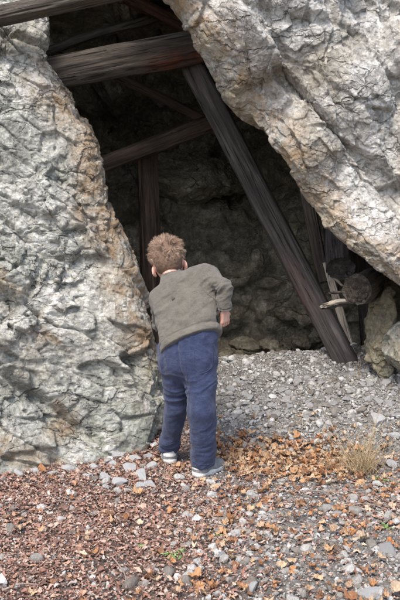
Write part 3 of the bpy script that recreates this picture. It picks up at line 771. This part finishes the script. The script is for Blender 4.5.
# ------------------------------------------------------------------ the boy: signed-distance bodies turned into single surfaces
class Field:
    def __init__(s, lo, hi, h):
        s.lo = np.array(lo, float); s.h = h
        s.ax = [np.arange(lo[k], hi[k] + h, h) for k in range(3)]
        s.F = np.full([len(a) for a in s.ax], 1e3, np.float32)
    def _blk(s, lo, hi, pad):
        sl_ = []
        for k in range(3):
            i0 = max(int((lo[k] - pad - s.lo[k]) / s.h), 0); i1 = min(int((hi[k] + pad - s.lo[k]) / s.h) + 2, s.F.shape[k])
            sl_.append(slice(i0, max(i1, i0 + 1)))
        sl_ = tuple(sl_)
        X = s.ax[0][sl_[0]][:, None, None]; Y = s.ax[1][sl_[1]][None, :, None]; Z = s.ax[2][sl_[2]][None, None, :]
        return sl_, X, Y, Z
    def _un(s, sl_, d, k):
        a = s.F[sl_]; hh = np.clip(.5 + .5 * (d - a) / k, 0, 1); s.F[sl_] = d + (a - d) * hh - k * hh * (1 - hh)
    def cone(s, a, b, ra, rb, k=.015):
        a = np.asarray(a, float); b = np.asarray(b, float); m = max(ra, rb)
        sl_, X, Y, Z = s._blk(np.minimum(a, b) - m, np.maximum(a, b) + m, k + .03)
        ab = b - a; L2 = ab @ ab
        t = np.clip(((X - a[0]) * ab[0] + (Y - a[1]) * ab[1] + (Z - a[2]) * ab[2]) / L2, 0, 1)
        d = np.sqrt((X - a[0] - t * ab[0]) ** 2 + (Y - a[1] - t * ab[1]) ** 2 + (Z - a[2] - t * ab[2]) ** 2) - (ra + (rb - ra) * t)
        s._un(sl_, d, k)
    def ell(s, c, r, Rm=None, k=.015, cut=False):
        c = np.asarray(c, float); Rm = np.eye(3) if Rm is None else Rm; m = max(r)
        sl_, X, Y, Z = s._blk(c - m, c + m, k + .03)
        q = [(X - c[0]) * Rm[i][0] + (Y - c[1]) * Rm[i][1] + (Z - c[2]) * Rm[i][2] for i in range(3)]
        k0 = np.sqrt(sum((q[i] / r[i]) ** 2 for i in range(3))); k1 = np.sqrt(sum((q[i] / r[i] ** 2) ** 2 for i in range(3)))
        d = k0 * (k0 - 1) / np.maximum(k1, 1e-6)
        if cut:
            a = s.F[sl_]; hh = np.clip(.5 - .5 * (d + a) / k, 0, 1); s.F[sl_] = a + (-d - a) * hh + k * hh * (1 - hh)
        else: s._un(sl_, d, k)
    def plane(s, p, n, k=.006):
        """keep the side opposite to n"""
        n = np.asarray(n, float) / np.linalg.norm(n)
        d = ((s.ax[0][:, None, None] - p[0]) * n[0] + (s.ax[1][None, :, None] - p[1]) * n[1] + (s.ax[2][None, None, :] - p[2]) * n[2]).astype(np.float32)
        a = s.F; hh = np.clip(.5 - .5 * (d - a) / -k, 0, 1) if False else np.clip(.5 + .5 * (d - a) / k, 0, 1)
        s.F = a + (d - a) * hh + k * hh * (1 - hh)
    def mesh(s):
        F = s.F; ins = F < 0
        c = ins[:-1, :-1, :-1].astype(np.int8)
        for dx in (0, 1):
            for dy in (0, 1):
                for dz in (0, 1):
                    if dx + dy + dz: c = c + ins[dx:F.shape[0] - 1 + dx, dy:F.shape[1] - 1 + dy, dz:F.shape[2] - 1 + dz]
        act = (c > 0) & (c < 8); ii = np.argwhere(act); idx = np.full(act.shape, -1, np.int32); idx[act] = np.arange(len(ii))
        acc = np.zeros((len(ii), 3)); cnt = np.zeros(len(ii))
        co_ = [(0, 0, 0), (1, 0, 0), (0, 1, 0), (1, 1, 0), (0, 0, 1), (1, 0, 1), (0, 1, 1), (1, 1, 1)]
        val = {o: F[ii[:, 0] + o[0], ii[:, 1] + o[1], ii[:, 2] + o[2]] for o in co_}
        for o in co_:
            for k in range(3):
                if o[k]: continue
                e = list(o); e[k] = 1; e = tuple(e); a, b = val[o], val[e]
                m = (a < 0) != (b < 0); t = np.where(m, a / np.where(m, a - b, 1), 0); pt = np.tile(np.array(o, float), (len(ii), 1)); pt[:, k] += t
                acc += pt * m[:, None]; cnt += m
        V = s.lo + s.h * (ii + acc / np.maximum(cnt, 1)[:, None])
        Q = []
        for k in range(3):
            u, v = (k + 1) % 3, (k + 2) % 3
            a = ins[tuple(slice(0, -1) if j == k else slice(1, -1) for j in range(3))]; b = ins[tuple(slice(1, None) if j == k else slice(1, -1) for j in range(3))]
            for flip, mm in ((False, a & ~b), (True, b & ~a)):
                w_ = np.argwhere(mm); w_ = w_ + np.array([0 if j == k else 1 for j in range(3)])
                def at(du, dv):
                    q = w_.copy(); q[:, u] -= du; q[:, v] -= dv; return idx[q[:, 0], q[:, 1], q[:, 2]]
                f = np.stack([at(1, 1), at(0, 1), at(0, 0), at(1, 0)], 1)
                Q.append(f[:, ::-1] if flip else f)
        return V, np.concatenate(Q)
def smooth_mesh(V, F, it=2):
    for _ in range(it):
        S = np.zeros_like(V); n = np.zeros(len(V))
        for a, b in ((0, 1), (1, 2), (2, 3), (3, 0)):
            for i, j in ((a, b), (b, a)):
                for k in range(3): S[:, k] += np.bincount(F[:, i], V[F[:, j], k], len(V))
                n += np.bincount(F[:, i], minlength=len(V))
        V = .5 * V + .5 * S / np.maximum(n, 1)[:, None]
    return V
def fabric(name, col, col2, scale=420, bump=.0012, rough=.95, crease=.22):
    t = NT(name, rough, .15); v = t.coord(); t.b.inputs['Sheen Weight'].default_value = .15
    c = t.mix(t.ramp(t.noise(v, 26, 6, .7), [(.35, 0.), (.65, 1.)]), col, col2)
    c = t.mix(.6, c, t.ramp(t.noise(v, scale, 3, .7), [(.3, (.26,) * 3), (.5, (.5,) * 3), (.7, (.74,) * 3)]), 'OVERLAY')
    cr = t.n('ShaderNodeMath'); cr.operation = 'ABSOLUTE'; t.l(t.math('SUBTRACT', t.noise(t.coord((9, 9, 19), (.3, .5, .2)), 1., 4, .55, .8), .5), cr.inputs[0])
    b = t.bump(cr.outputs[0], .045, crease)
    return t.done(c, t.bump(t.noise(v, scale, 2), bump * 1.6, 1., t.bump(t.noise(v, 70, 4), .005, .7, b)))
M['jacket'] = fabric('olive_grey_knit', (.104, .095, .079), (.142, .130, .109))
M['jacket_rib'] = fabric('olive_grey_rib', (.114, .104, .087), (.15, .138, .116))
M['trousers'] = fabric('navy_jersey', (.028, .037, .080), (.043, .055, .107))
M['seam'] = fabric('navy_stitching', (.042, .053, .105), (.052, .063, .12))
M['shoe'] = fabric('white_grey_shoe', (.12, .125, .135), (.24, .245, .25), 200, crease=.2)
M['shoe_dark'] = fabric('dark_shoe_panel', (.07, .075, .085), (.1, .105, .12), 200)
M['sole'] = fabric('white_rubber_sole', (.52, .51, .48), (.64, .63, .6), 150, .0006, .7, .1)
M['mark'] = fabric('dark_printed_mark', (.066, .059, .049), (.08, .072, .06))
t = NT('skin', .55, .35); v = t.coord(); t.b.inputs['Subsurface Weight'].default_value = .12; t.b.inputs['Subsurface Scale'].default_value = .006
t.b.inputs['Subsurface Radius'].default_value = (1, .35, .2)
M['skin'] = t.done(t.ramp(t.noise(v, 30, 5), [(.35, (.50, .27, .20)), (.65, (.62, .38, .30))]), t.bump(t.noise(v, 300, 3), .0004))
t = NT('brown_hair', .6, .4); M['hair'] = t.done(t.ramp(t.island(), [(0, (.13, .08, .055)), (.3, (.27, .175, .12)), (.65, (.42, .29, .205)), (1, (.62, .47, .36))]))
t = NT('scalp_hair', .8, .2); v = t.coord(); M['scalp'] = t.done(t.ramp(t.noise(v, 120, 4, .7), [(.35, (.10, .062, .042)), (.65, (.19, .125, .087))]))
t = NT('eye_white', .2, .5); M['eye'] = t.done((.7, .68, .65))

# joints (metres)
hipL, hipR = P(176.5, 362, 3.545), P(199.5, 360, 3.505)
kneL, kneR = P(176.5, 406, 3.585), P(202.5, 410, 3.455)
ankL, ankR = P(169, 449, 3.705), P(203.5, 463, 3.515)
ankL[2] = gz(ankL[0], ankL[1]) + .062; ankR[2] = gz(ankR[0], ankR[1]) + .062
lowL, lowR = P(175, 341, 3.535), P(203, 336, 3.505)
uppL, uppR = P(166.5, 299, 3.68), P(201, 280, 3.63)
shL, shR = P(162, 300, 3.69), P(208, 276, 3.63)
elL, wrL = P(161, 323, 3.81), P(169, 335, 3.95)
elR, wrR = P(224.5, 287, 3.52), P(224.5, 307, 3.525)
neck = P(172, 281, 3.715); Hc = P(168, 260.5, 3.80)
up = np.array([-.21, .16, 1.]); up /= np.linalg.norm(up)
fw = np.array([-.03, 1., -.2]); fw -= up * (fw @ up); fw /= np.linalg.norm(fw); rt_ = np.cross(fw, up)
HR = np.stack([rt_, fw, up])                       # rows: right, forward, up of the head
hl = lambda a, b, c: Hc + rt_ * a + fw * b + up * c
boy = empty('person', [.0, 3.55, gz(0, 3.55)], 'boy in olive grey top and navy trousers leaning forward to peer into the mine', 'person')
B0 = np.array(boy.location)
def part(name, V, F, mat, parent=boy, smooth=True):
    return mesh_obj(name, V - (B0 if parent is boy else B0), F, M[mat], parent, smooth)

def hand(f, wr, d, n, side, curl, s_=1.):
    """palm and five fingers: wr wrist, d palm direction, n palm-facing normal, side = thumb side"""
    d = d / np.linalg.norm(d); n = n - d * (n @ d); n /= np.linalg.norm(n); w_ = np.cross(d, n) * side
    for q in (-.018, -.006, .006, .018):
        f.cone(wr + d * .006 * s_ + w_ * q * .7 * s_, wr + d * .052 * s_ + w_ * q * s_, .0095 * s_, .0085 * s_, .006)
    for q, L in ((-.0225, .036), (-.0075, .043), (.0075, .046), (.0225, .041)):
        p = wr + d * .054 * s_ + w_ * q * s_; a = .25
        for j, (fr, rr_0) in enumerate(((.45, .0068), (.31, .0061), (.24, .0054))):
            dd_ = d * math.cos(a) + n * math.sin(a) + w_ * q * 2.2
            dd_ /= np.linalg.norm(dd_); e = p + dd_ * L * fr * s_; f.cone(p, e, rr_0 * s_, rr_0 * .9 * s_, .0025); p = e; a += curl
    p = wr + d * .018 * s_ + w_ * .018 * s_; a1 = d * .62 + w_ * .7 + n * .35; a2 = d * .9 + w_ * .25 + n * .5
    for dd_, L, rr_0 in ((a1, .026, .0085), (a2, .02, .0072), (a2 + n * .3, .015, .0062)):
        dd_ = dd_ / np.linalg.norm(dd_); e = p + dd_ * L * s_; f.cone(p, e, rr_0 * s_, rr_0 * .9 * s_, .003); p = e
# body: one continuous surface
f = Field((-.30, 3.33, -.01), (.22, 4.10, 1.13), .0035)
for a, b in ((lowL, uppL), (lowR, uppR)): f.cone(a, b, .048, .050, .04)
f.cone(hipL, hipR, .056, .056, .04)
f.cone(uppL, uppR, .045, .045, .04); f.cone((uppL + uppR) / 2, neck, .05, .036, .03); f.cone(neck, hl(0, -.012, -.045), .036, .038, .02)
for h_, k_, a_ in ((hipL, kneL, ankL), (hipR, kneR, ankR)): f.cone(h_, k_, .052, .040, .02); f.cone(k_, a_, .040, .028, .012)
for a_, ang_ in ((ankL, .12), (ankR, -.75)):
    dv_ = np.array([-math.sin(ang_), math.cos(ang_), 0]); f.cone(a_ - [0, 0, .02], a_ + dv_ * .09 - [0, 0, .04], .025, .018, .015)
for s1, e1, w1 in ((shL, elL, wrL), (shR, elR, wrR)): f.cone(s1, e1, .030, .022, .02); f.cone(e1, w1, .022, .018, .008)
hand(f, wrR + (wrR - elR) / np.linalg.norm(wrR - elR) * .012, np.array([.006, .02, -.10]), np.array([-.7, .7, 0]), 1, .62, 1.)
hand(f, wrL + (wrL - elL) / np.linalg.norm(wrL - elL) * .012, (wrL - elL) + np.array([-.03, .02, .06]), np.array([-.6, .6, -.5]), 1, .3, .95)
f.ell(hl(0, 0, .012), (.0735, .090, .092), HR, .01)                    # cranium
f.ell(hl(0, .030, -.045), (.053, .055, .055), HR, .03)                # jaw and cheeks
f.ell(hl(0, .068, -.082), (.018, .018, .015), HR, .02)                # chin
f.ell(hl(0, .088, -.030), (.010, .016, .013), HR, .012); f.ell(hl(0, .086, -.014), (.006, .01, .02), HR, .012)   # nose
for sx in (-1, 1):
    f.ell(hl(sx * .030, .092, -.004), (.015, .016, .010), HR, .008, True)                # eye sockets
    f.ell(hl(sx * .036, .066, -.034), (.02, .02, .018), HR, .02)                          # cheeks
    f.ell(hl(sx * .0745, -.008, -.036), (.0075, .016, .024), HR @ np.array(Matrix.Rotation(-sx * .45, 3, 'Z')), .006)   # ears
    f.ell(hl(sx * .083, -.003, -.035), (.005, .008, .013), HR, .004, True)
    f.cone(hl(sx * .073, -.004, -.054), hl(sx * .070, -.003, -.060), .007, .006, .006)
for dz_, rr_0 in ((-.054, .0055), (-.062, .0065)): f.ell(hl(0, .079, dz_), (.019, .009, rr_0), HR, .006)   # lips
V, F = f.mesh(); V = smooth_mesh(V, F, 2)
body = part('body', V, F, 'skin')
for sx in (-1, 1):
    EV, EF = ico(3); part('eye', EV * .0125 + hl(sx * .030, .072, -.004), EF, 'eye')

# jacket
torso_ax = (lowL + lowR) / 2 - neck; torso_ax /= np.linalg.norm(torso_ax)
hem_p = P(191, 343, 3.50)
def jacket_field(grow=0.):
    f = Field((-.30, 3.33, .42), (.22, 4.06, 1.02), .0042)
    ext = torso_ax * .05
    for a, b in ((lowL, uppL), (lowR, uppR)): f.cone(a + ext, b, .074 + grow, .066 + grow, .05)
    f.cone((lowL + lowR) / 2 + ext - [0, .01, 0], (uppL + uppR) / 2 - [0, .012, 0], .082 + grow, .068 + grow, .05)
    f.cone(uppL, uppR, .058 + grow, .060 + grow, .03)
    f.cone((uppL + uppR) / 2, neck, .062 + grow, .051 + grow, .03); f.cone(neck, neck + up * .04 + fw * .012, .049 + grow, .046 + grow, .015)
    f.cone(shL, elL, .052 + grow, .040 + grow, .022); f.cone(elL, wrL, .040 + grow, .033 + grow, .012)
    f.cone(shR, elR, .046 + grow, .037 + grow, .022); f.cone(elR, wrR, .037 + grow, .030 + grow, .007)
    return f
f = jacket_field()
f.plane(hem_p, torso_ax); f.ell(neck + up * .092 + fw * .015 - rt_ * .006, (.078, .085, .058), HR, .006, True)
for e1, w1 in ((elL, wrL), (elR, wrR)):
    # end the sleeves at the wrists: a local cut
    dn = (w1 - e1) / np.linalg.norm(w1 - e1); c = w1 + dn * .04
    f.ell(c, (.052, .052, .042), np.stack([np.cross(dn, [0, 0, 1.]) / np.linalg.norm(np.cross(dn, [0, 0, 1.])), np.cross(dn, np.cross(dn, [0, 0, 1.])) / np.linalg.norm(np.cross(dn, [0, 0, 1.])), dn]), .004, True)
V, F = f.mesh(); V = smooth_mesh(V, F, 2); N = normals(V, F)
axd = np.array([[.8, .1, .6], [0, 1, 0], [-.6, 0, .8]])
q = (V + .03 * np.stack([fbm(V * 9, 2, 5), fbm(V * 9, 2, 6), fbm(V * 9, 2, 7)], 1)) @ axd.T
sv = np.exp(-(np.linalg.norm(V - elR, axis=1) / .09) ** 2) + np.exp(-(np.linalg.norm(V - elL, axis=1) / .09) ** 2)
fold = -np.abs(fbm(q * [7, 7, 21], 2, 81)) + .35
V = V + N * ((.013 * fold * (.75 - .35 * np.clip(sv, 0, 1))) + .007 * (.3 - np.abs(fbm(q * [14, 14, 34], 2, 85))) + .005 * fbm(V * 16, 3, 83) - .011 * np.abs(vnoise(q * [12, 12, 60], 88)) * np.clip(sv, 0, 1))[:, None]
hd_ = (V - hem_p) @ torso_ax
V = V + N * (-.0035 * np.exp(-((hd_ + .030) / .0035) ** 2))[:, None]
jk = part('jacket', V, F, 'jacket'); JV, JN = V, normals(V, F)
f = jacket_field(.0012); f.plane(hem_p + torso_ax * .003, torso_ax); f.plane(hem_p - torso_ax * .026, -torso_ax)
f.F[:, :, :] = f.F
for e1, s1 in ((elL, shL), (elR, shR)): pass
V, F = f.mesh(); V = smooth_mesh(V, F, 1)
lim = (np.linalg.norm(V - wrL, axis=1) > .085)
V = V + normals(V, F) * (.003 * fbm(V * 16, 3, 83))[:, None]
keep = lim[F].all(1); F = F[keep]
part('hem_band', V, F, 'jacket_rib', jk).location = (0, 0, 0)
M['cuff'] = fabric('pale_grey_cuff_lining', (.25, .235, .21), (.34, .325, .3))
for e1, w1 in ((elL, wrL), (elR, wrR)):
    dn = (w1 - e1) / np.linalg.norm(w1 - e1); f = Field(w1 - .09, w1 + .09, .0035)
    f.cone(w1 - dn * .03, w1 + dn * .02, .034, .029, .004); f.plane(w1 + dn * .014, dn, .004); f.plane(w1 - dn * .014, -dn, .004)
    V, F = f.mesh(); part('cuff', smooth_mesh(V, F, 2), F, 'cuff', jk)

def on_cloth(px, py, CV, CN):
    """front-most cloth vertex under a photo pixel"""
    x_, y_ = project(CV); d2 = (x_ - px) ** 2 + (y_ - py) ** 2; k = np.where(d2 < max(d2.min() * 1.5, 2.))[0]
    k = k[np.argmin(CV[k, 1])]; return CV[k] + CN[k] * .001
def seam(pts, CV, CN, mat, name, parent, rad=.0009, n=40):
    pts = np.array(pts, float); pp = catmull(pts, np.linspace(0, len(pts) - 1, n)); C_ = np.array([on_cloth(a, b, CV, CN) for a, b in pp])
    for _ in range(3): C_[1:-1] = .5 * C_[1:-1] + .25 * (C_[:-2] + C_[2:])
    Vv = []
    for i in range(n):
        d = C_[min(i + 1, n - 1)] - C_[max(i - 1, 0)]; d /= np.linalg.norm(d) + 1e-9; s1 = np.cross(d, [.1, -1, .2]); s1 /= np.linalg.norm(s1); u1 = np.cross(s1, d)
        for k in range(6): Vv.append(C_[i] + rad * (math.cos(k * math.pi / 3) * s1 + math.sin(k * math.pi / 3) * u1))
    return part(name, np.array(Vv), grid_faces(n, 6, True), mat, parent)
seam([(198, 272), (203, 288), (216, 300), (222, 318)], JV, JN, 'jacket_rib', 'seam', jk)
ring_ = [(0, 0), (-1.6, -4.5), (1, -2.6), (3.4, -1.), (2, 1.2), (-.4, 3.2), (-1.6, 1.6), (-1.4, -1.5)]
mk = np.array([on_cloth(172 + a * .7, 298 + b * .6, JV, JN) for a, b in ring_]); mk[:, 1] -= .0006
mkv = np.concatenate([mk, mk + [0, .004, 0]])
mf = [[0, 1 + k, 1 + (k + 1) % 7] for k in range(7)] + [[8, 9 + (k + 1) % 7, 9 + k] for k in range(7)] + [[1 + k, 9 + k, 9 + (k + 1) % 7, 1 + (k + 1) % 7] for k in range(7)]
part('printed_mark', mkv, mf, 'mark', jk, True)

# trousers
f = Field((-.24, 3.33, .02), (.20, 3.86, .78), .0042)
f.cone(hipL + [0, 0, .015], hipR + [0, 0, .015], .075, .075, .04); f.cone(hipL, hipL - torso_ax * .10, .073, .065, .03); f.cone(hipR, hipR - torso_ax * .10, .073, .065, .03)
for s_, h_, k_, a_ in ((-1, hipL, kneL, ankL), (1, hipR, kneR, ankR)):
    rk, ra_ = (.050, .044) if s_ < 0 else (.059, .053); f.cone(h_, k_, .074, rk, .014); f.cone(k_, a_ + [0, -.006, -.004], rk, ra_, .012)
f.cone(lowL, lowR, .064, .064, .05); f.cone((hipL + hipR) / 2 - [0, .01, 0], (lowL + lowR) / 2, .077, .066, .05)
f.plane((lowL + lowR) / 2 - torso_ax * .03, -torso_ax)
f.plane([0, 0, min(ankL[2], ankR[2]) - .012], [0, 0, -1])
V, F = f.mesh(); V = smooth_mesh(V, F, 1); N = normals(V, F)
wk = .6 * sum(np.exp(-(np.linalg.norm((V - k_) * [1, 1, .8], axis=1) / .09) ** 2) for k_ in (kneL, kneR)) + 1.1 * sum(np.exp(-(np.linalg.norm((V - a_ - [0, 0, .03]) * [1, 1, .9], axis=1) / .085) ** 2) for a_ in (ankL, ankR)) + .6 * sum(np.exp(-(np.linalg.norm(V - h_ + [0, .0, .07], axis=1) / .09) ** 2) for h_ in (hipL, hipR))
qw = V + .03 * np.stack([fbm(V * 8, 2, 15), fbm(V * 8, 2, 16), 2.4 * fbm(V * 7, 2, 17)], 1)
tilt = np.array([[1, 0, .35], [0, 1, .2], [-.35, -.2, 1]]); qw = qw @ tilt.T
f1 = .4 - np.abs(fbm(qw * [6, 6, 24], 2, 181)) * 1.3
f2 = .35 - np.abs(fbm(qw * [22, 22, 5], 2, 185))
f3 = .3 - np.abs(fbm(qw * [11, 11, 46], 2, 183))
V = V + N * (.019 * f1 * np.clip(wk, .12, 1.2) + .008 * f3 * np.clip(wk, .1, 1.2) + .010 * f2 * np.clip(1.1 - wk, .2, 1) + .003 * fbm(V * 18, 3, 187))[:, None]
xm = (hipL + hipR) / 2
sd = (V - xm) @ ((hipR - hipL) / np.linalg.norm(hipR - hipL)); V = V + N * (-.006 * np.exp(-(sd / .006) ** 2) * (V[:, 2] > .38))[:, None]
tr = part('trousers', V, F, 'trousers'); TV_, TN_ = V, normals(V, F)
seam([(194, 349), (193, 360), (194, 369), (201, 373), (208, 371), (213, 366), (214, 354), (213, 344)], TV_, TN_, 'seam', 'pocket', tr, .0010, 50)
seam([(184, 352), (185, 366), (187, 384)], TV_, TN_, 'trousers', 'seam', tr, .0009)
seam([(157, 440), (166, 446), (176, 443)], TV_, TN_, 'seam', 'hem', tr, .0010)
seam([(192, 462), (203, 466), (215, 463)], TV_, TN_, 'seam', 'hem', tr, .0010)

# shoes
def shoe(ank, yaw):
    g = gz(ank[0], ank[1]) + .001; d = np.array([-math.sin(yaw), math.cos(yaw), 0]); s1 = np.array([math.cos(yaw), math.sin(yaw), 0]); heel = np.array([ank[0], ank[1], g]) - d * .026
    L = lambda a, b, c: heel + d * a + s1 * b + np.array([0, 0, c])
    root = boy
    f = Field(np.minimum(L(-.06, -.06, -.01), L(.2, .06, .1)) - .06, np.maximum(L(-.06, -.06, -.01), L(.2, .06, .13)) + .06, .003)
    f.cone(L(.005, 0, .026), L(.012, 0, .066), .033, .034, .012); f.cone(L(.01, 0, .028), L(.07, 0, .034), .031, .03, .02); f.cone(L(.07, .002, .032), L(.122, .004, .026), .031, .026, .02)
    f.cone(L(.03, 0, .055), L(.085, 0, .042), .022, .018, .015)
    f.plane(L(0, 0, .018), [0, 0, -1], .003); V, F = f.mesh()
    up_ = part('shoe', smooth_mesh(V, F, 2), F, 'shoe')
    f = Field(np.minimum(L(-.06, -.06, -.01), L(.2, .06, .05)) - .06, np.maximum(L(-.06, -.06, -.01), L(.2, .06, .05)) + .06, .003)
    f.cone(L(.002, 0, .012), L(.06, 0, .012), .0345, .031, .02); f.cone(L(.06, 0, .012), L(.125, .003, .012), .032, .029, .02)
    f.plane(L(0, 0, .027), [0, 0, 1], .003); f.plane(L(0, 0, .0), [0, 0, -1], .003); V, F = f.mesh(); part('sole', smooth_mesh(V, F, 1), F, 'sole', up_)
    f = Field(heel - .12, heel + .2, .003)
    f.cone(L(.0, 0, .040), L(.004, 0, .058), .0325, .031, .004); f.plane(L(.004, 0, 0), d, .003); f.plane(L(0, 0, .034), [0, 0, -1], .003); f.plane(L(0, 0, .066), [0, 0, 1], .003); V, F = f.mesh(); part('heel_panel', smooth_mesh(V, F, 1), F, 'sole', up_)
    for s_ in (-1, 1):
        f = Field(heel - .12, heel + .2, .003)
        f.cone(L(.045, s_ * .021, .028), L(.07, s_ * .018, .045), .012, .010, .004); f.plane(L(0, 0, .024), [0, 0, -1], .003); V, F = f.mesh(); part('side_stripe', smooth_mesh(V, F, 1), F, 'shoe_dark', up_)
shoe(ankL, .12); shoe(ankR, -.8)

# hair: a cap and thousands of short tapering locks
r = np.random.default_rng(21)
def hairline(n_):
    f_, u_, a_ = n_[:, 1], n_[:, 2], np.abs(n_[:, 0])
    lim = np.where(f_ > .25, .25 + .35 * (f_ - .25), -.12 - .78 * sstep(.1, -.5, f_))
    lim = np.where((a_ > .8) & (f_ > -.45), np.maximum(lim, -.12), lim)
    return u_ - lim
d_ = r.normal(size=(42000, 3)); d_ /= np.linalg.norm(d_, axis=1, keepdims=True); d_ = d_[hairline(d_) > 0][:15000]
rad3 = np.array([.0745, .0905, .0925]); base = d_ * rad3 + [0, 0, .012]
nl = d_ / rad3; nl /= np.linalg.norm(nl, axis=1, keepdims=True)
top_ = sstep(-.35, .55, d_[:, 2])
cl_ = np.stack([fbm(d_ * 5.5, 2, 301), fbm(d_ * 5.5, 2, 302), fbm(d_ * 5.5, 2, 303)], 1)
down = np.array([0, 0, -1.]) - nl * (nl @ np.array([0, 0, -1.]))[:, None]
whorl = np.cross(nl, np.array([[.1, -.35, .93]]))
dirn = nl * (.24 + .28 * top_)[:, None] + down * (1 - .75 * top_)[:, None] * .9 + whorl * .7 * top_[:, None] + cl_ * (.5 + 1.9 * top_)[:, None] + .14 * r.normal(size=d_.shape) + np.array([0, .25, .25]) * top_[:, None]
dirn /= np.linalg.norm(dirn, axis=1, keepdims=True)
Lh = (.007 + .023 * top_) * r.uniform(.5, 1.25, len(d_)) * (1 + .5 * fbm(d_ * 5, 2, 310))
side = np.cross(dirn, r.normal(size=d_.shape)); side /= np.linalg.norm(side, axis=1, keepdims=True); oth = np.cross(side, dirn)
NC = 520
cc = d_[r.choice(len(d_), NC, replace=False)]; own = np.argmax(d_ @ cc.T, 1)
cdir = np.stack([dirn[own == k].mean(0) if (own == k).any() else [0, 0, 1.] for k in range(NC)]) + .20 * r.normal(size=(NC, 3)) * sstep(-.5, .3, cc[:, 2])[:, None]
cdir /= np.linalg.norm(cdir, axis=1, keepdims=True); cL = (.009 + .025 * sstep(-.35, .55, cc[:, 2])) * r.uniform(.75, 1.25, NC)
cbase = cc * rad3 + [0, 0, .012]; ctip = cbase + cdir * cL[:, None]
pull = (ctip[own] - (base + dirn * Lh[:, None])) * (.12 + .42 * top_)[:, None]
Vh = []
for i, t_ in enumerate((0, .4, .75, 1.)):
    c = base - nl * .002 + dirn * (Lh * t_)[:, None] + pull * t_ ** 1.5 + (down * .12 - nl * .10) * (Lh * t_ ** 2)[:, None]
    wv_ = .0007 * (1 - .8 * t_)
    for k in range(3):
        a = k * 2.0944; Vh.append(c + wv_ * (math.cos(a) * side + math.sin(a) * oth))
Vh = np.stack(Vh, 1); n_ = len(d_)
Fh = []
for i in range(3):
    for k in range(3):
        k2 = (k + 1) % 3; Fh.append([i * 3 + k, i * 3 + k2, (i + 1) * 3 + k2, (i + 1) * 3 + k])
Fh = (np.array(Fh)[None] + (np.arange(n_) * 12)[:, None, None]).reshape(-1, 4)
Wh = Vh.reshape(-1, 3) @ HR + Hc
hr = part('hair', Wh, Fh, 'hair')
CV, CF = ico(6); hv = hairline(CV); CFk = CF[(hv[CF] > .02).all(1)]
cap = (CV * (rad3 + .0025 + .0015 * fbm(CV * 9, 3, 44)[:, None]) + [0, 0, .012]) @ HR + Hc
part('scalp_hair', cap, CFk, 'scalp', hr)


# ------------------------------------------------------------------ light
w = bpy.data.worlds.new('World'); sc.world = w; w.use_nodes = True
nt = w.node_tree; bg = nt.nodes['Background']; sky = nt.nodes.new('ShaderNodeTexSky'); sky.sky_type = 'NISHITA'; sky.sun_disc = False
SUN_EL, SUN_AZ = R(58), R(205)      # azimuth clockwise from +Y (north)
sky.sun_elevation = SUN_EL; sky.sun_rotation = SUN_AZ; sky.dust_density = 3.; sky.air_density = 1.
nt.links.new(sky.outputs[0], bg.inputs[0]); bg.inputs[1].default_value = .15
sl = bpy.data.lights.new('sun', 'SUN'); sl.energy = 1.5; sl.angle = R(14); sl.color = (1, .95, .88)
so = bpy.data.objects.new('sun', sl); COL.objects.link(so)
dv = Vector((math.sin(SUN_AZ) * math.cos(SUN_EL), math.cos(SUN_AZ) * math.cos(SUN_EL), math.sin(SUN_EL)))
so.rotation_euler = dv.to_track_quat('Z', 'Y').to_euler(); so.location = (0, -3, 6)
vs = sc.view_settings; vs.view_transform = 'Standard'; vs.look = 'None'; vs.exposure = 1.2; vs.gamma = 1; vs.use_curve_mapping = False
sc.render.engine = 'CYCLES'; sc.cycles.use_denoising = True; sc.cycles.max_bounces = 6; sc.cycles.diffuse_bounces = 4
